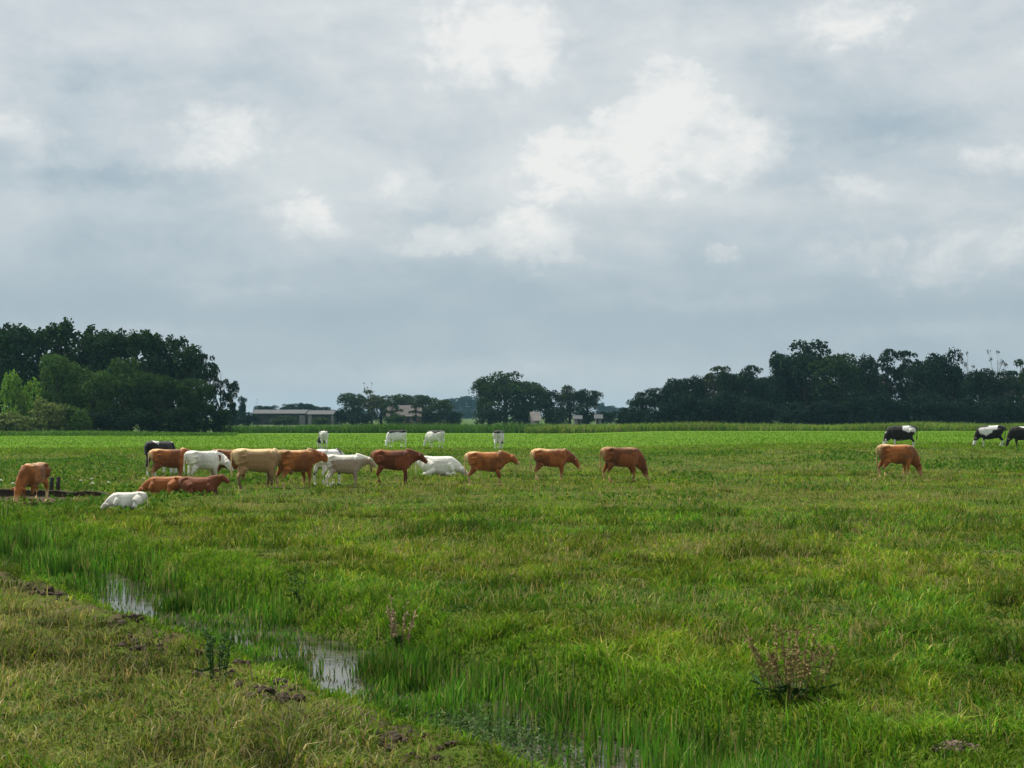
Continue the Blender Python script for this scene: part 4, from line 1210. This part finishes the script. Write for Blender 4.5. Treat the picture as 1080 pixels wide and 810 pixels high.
M_STALK = mat_plain('dry_dock', (0.30, 0.22, 0.095), (0.15, 0.11, 0.045), 20.0)
M_STALKP = mat_plain('pale_dry_stem', (0.36, 0.25, 0.17), (0.22, 0.14, 0.09), 20.0)
M_DOCKLEAF = mat_plain('dock_leaf', (0.055, 0.12, 0.03), (0.035, 0.08, 0.02), 15.0)
def dock(px, py, h, spread, n, mat, label, leaves=14, dens=70, name='dock_plant', cat='plant', leafmat=None):
    Y = depth_at(py); X = x_at(px, Y)
    rng = random.Random(px + 1)
    o = empty(name, (X, Y, gz(X, Y))); tag(o, label, cat)
    for k in range(n):
        a = rng.uniform(0, 6.28); b0 = rng.uniform(0, spread * 0.55); b1 = b0 + rng.uniform(0.05, spread * 0.6)
        p0 = Vector((b0 * math.cos(a), b0 * math.sin(a), -0.03)); hh = h * rng.uniform(0.6, 1.0)
        p2 = Vector((b1 * math.cos(a + .3), b1 * math.sin(a + .3), hh)); p1 = p0.lerp(p2, 0.5) + Vector((rng.uniform(-.02, .02), rng.uniform(-.02, .02), 0.04))
        bm = bmesh.new(); tube(bm, [p0, p1, p2], [0.006, 0.005, 0.003], 5)
        st = link('stem', bm_mesh('stem', bm, True), mat, o)
        bm = bmesh.new()
        spine = []
        for q in range(15):
            f = 0.35 + 0.65 * q / 14
            spine.append(bm.verts.new(p0.lerp(p1, f * 2) if f < 0.5 else p1.lerp(p2, f * 2 - 1)))
            if q: bm.edges.new((spine[-2], spine[-1]))
        for j in range(dens):
            v = spine[rng.randrange(15)]
            d = Vector((rng.gauss(0, 1), rng.gauss(0, 1), rng.gauss(0.5, 0.8))).normalized(); e = d.cross(Vector((rng.gauss(0, 1), rng.gauss(0, 1), 1))).normalized()
            L = abs(rng.gauss(0.03, 0.02)) + 0.012; w_ = rng.uniform(0.004, 0.010)
            bm.faces.new([v, bm.verts.new(v.co + d * L * .6 + e * w_), bm.verts.new(v.co + d * L), bm.verts.new(v.co + d * L * .6 - e * w_)])
        link('seed_head', bm_mesh('seed_head', bm), mat, st)
    for k in range(leaves):
        a = rng.uniform(0, 6.28); L = rng.uniform(0.12, 0.26) * h / 0.8; b = rng.uniform(0, spread * 0.5)
        d = Vector((math.cos(a), math.sin(a), rng.uniform(0.4, 1.1))); e = Vector((-math.sin(a), math.cos(a), 0))
        c = Vector((b * math.cos(a), b * math.sin(a), rng.uniform(0.0, 0.12)))
        bm = bmesh.new()
        vs = [c, c + d * L * .3 + e * L * .16, c + d * L * .7 + e * L * .14 + Vector((0, 0, -.02)), c + d * L + Vector((0, 0, -.07)), c + d * L * .7 - e * L * .14 + Vector((0, 0, -.02)), c + d * L * .3 - e * L * .16]
        bm.faces.new([bm.verts.new(v) for v in vs])
        link('leaf', bm_mesh('leaf', bm), leafmat or M_DOCKLEAF, o)
    return o
dock(835, 738, 0.74, 0.52, 24, M_STALK, 'brown seeding dock clump beside the white flower', 34, 60)
dock(421, 656, 0.66, 0.30, 9, M_STALKP, 'sparse pinkish dry dock stems standing past the second pool', 8, 45)
dock(232, 716, 0.50, 0.28, 10, M_DOCKLEAF, 'dark green thistle on the near lip of the ditch', 16, 60, 'thistle', 'thistle')
dock(316, 624, 0.55, 0.16, 4, M_DOCKLEAF, 'thin pale green thistle on the far bank of the ditch', 6, 40, 'thistle', 'thistle')
dock(512, 722, 0.30, 0.08, 3, mat_plain('rusty_sorrel', (0.30, 0.12, 0.04), (0.2, 0.08, 0.03), 20.0), 'rust coloured sorrel spike at the ditch edge', 3, 50, 'sorrel', 'plant')

# white flowers
M_PETAL = mat_plain('white_petal', (0.80, 0.80, 0.76), (0.72, 0.72, 0.66), 30.0)
def flower(px, py, h, r, label, dens=26):
    Y = depth_at(py); X = x_at(px, Y)
    rng = random.Random(px)
    o = empty('white_flower', (X, Y, gz(X, Y))); tag(o, label, 'flower', 'white flowers in the meadow')
    bm = bmesh.new(); tube(bm, [(0, 0, -0.02), (0.01, 0, h * .6), (0, 0, h)], [0.008, 0.007, 0.006], 5); link('stem', bm_mesh('stem', bm), M_DOCKLEAF, o)
    bm = bmesh.new()
    for k in range(dens):
        d = Vector((rng.gauss(0, 1), rng.gauss(0, 1), abs(rng.gauss(0, .7)))).normalized()
        lump(bm, Vector((0, 0, h)) + d * r * rng.uniform(.3, 1), r * 0.3, rng, 0.7, 1)
    link('bloom', bm_mesh('bloom', bm), M_PETAL, o)
flower(778, 722, 0.09, 0.03, 'single white bloom beside the brown dock clump')
for px, py, r, lab in ((2, 516, .14, 'white flower head at the picture edge behind the lone cow'), (14, 519, .15, 'white flower head just behind the lone grazing cow'),
                       (86, 516, .13, 'white flower head nearest the posts on the bank'), (97, 515, .13, 'upper white flower head between posts and lying cow'),
                       (98, 520, .15, 'lower white flower head between posts and lying cow'), (115, 518, .12, 'small white flower head just behind the lying white cow'),
                       (152, 513, .12, 'white flower head behind the lying tan cow')):
    flower(px, py, 0.30, r * 0.42, lab, 14)

# ------------------------------------------------------------------ haze
m, T, out = mat_new('haze_air')
pv = T.new('ShaderNodeVolumePrincipled')
pv.inputs['Color'].default_value = (0.38, 0.72, 1.0, 1)
pv.inputs['Density'].default_value = 0.00009
pv.inputs['Anisotropy'].default_value = 0.25
T.l.new(pv.outputs[0], out.inputs['Volume'])
bm = bmesh.new()
box(bm, (0, 1350, 14.0), (6400, 3600, 32.0))
o = link('haze', bm_mesh('haze', bm), m)
tag(o, 'thin pale summer haze over the fields', None, None, 'stuff')
o.display_type = 'WIRE'
sc.cycles.use_denoising = True
sc.cycles.use_adaptive_sampling = False
sc.cycles.volume_bounces = 1
sc.cycles.max_bounces = 8
sc.cycles.transparent_max_bounces = 8
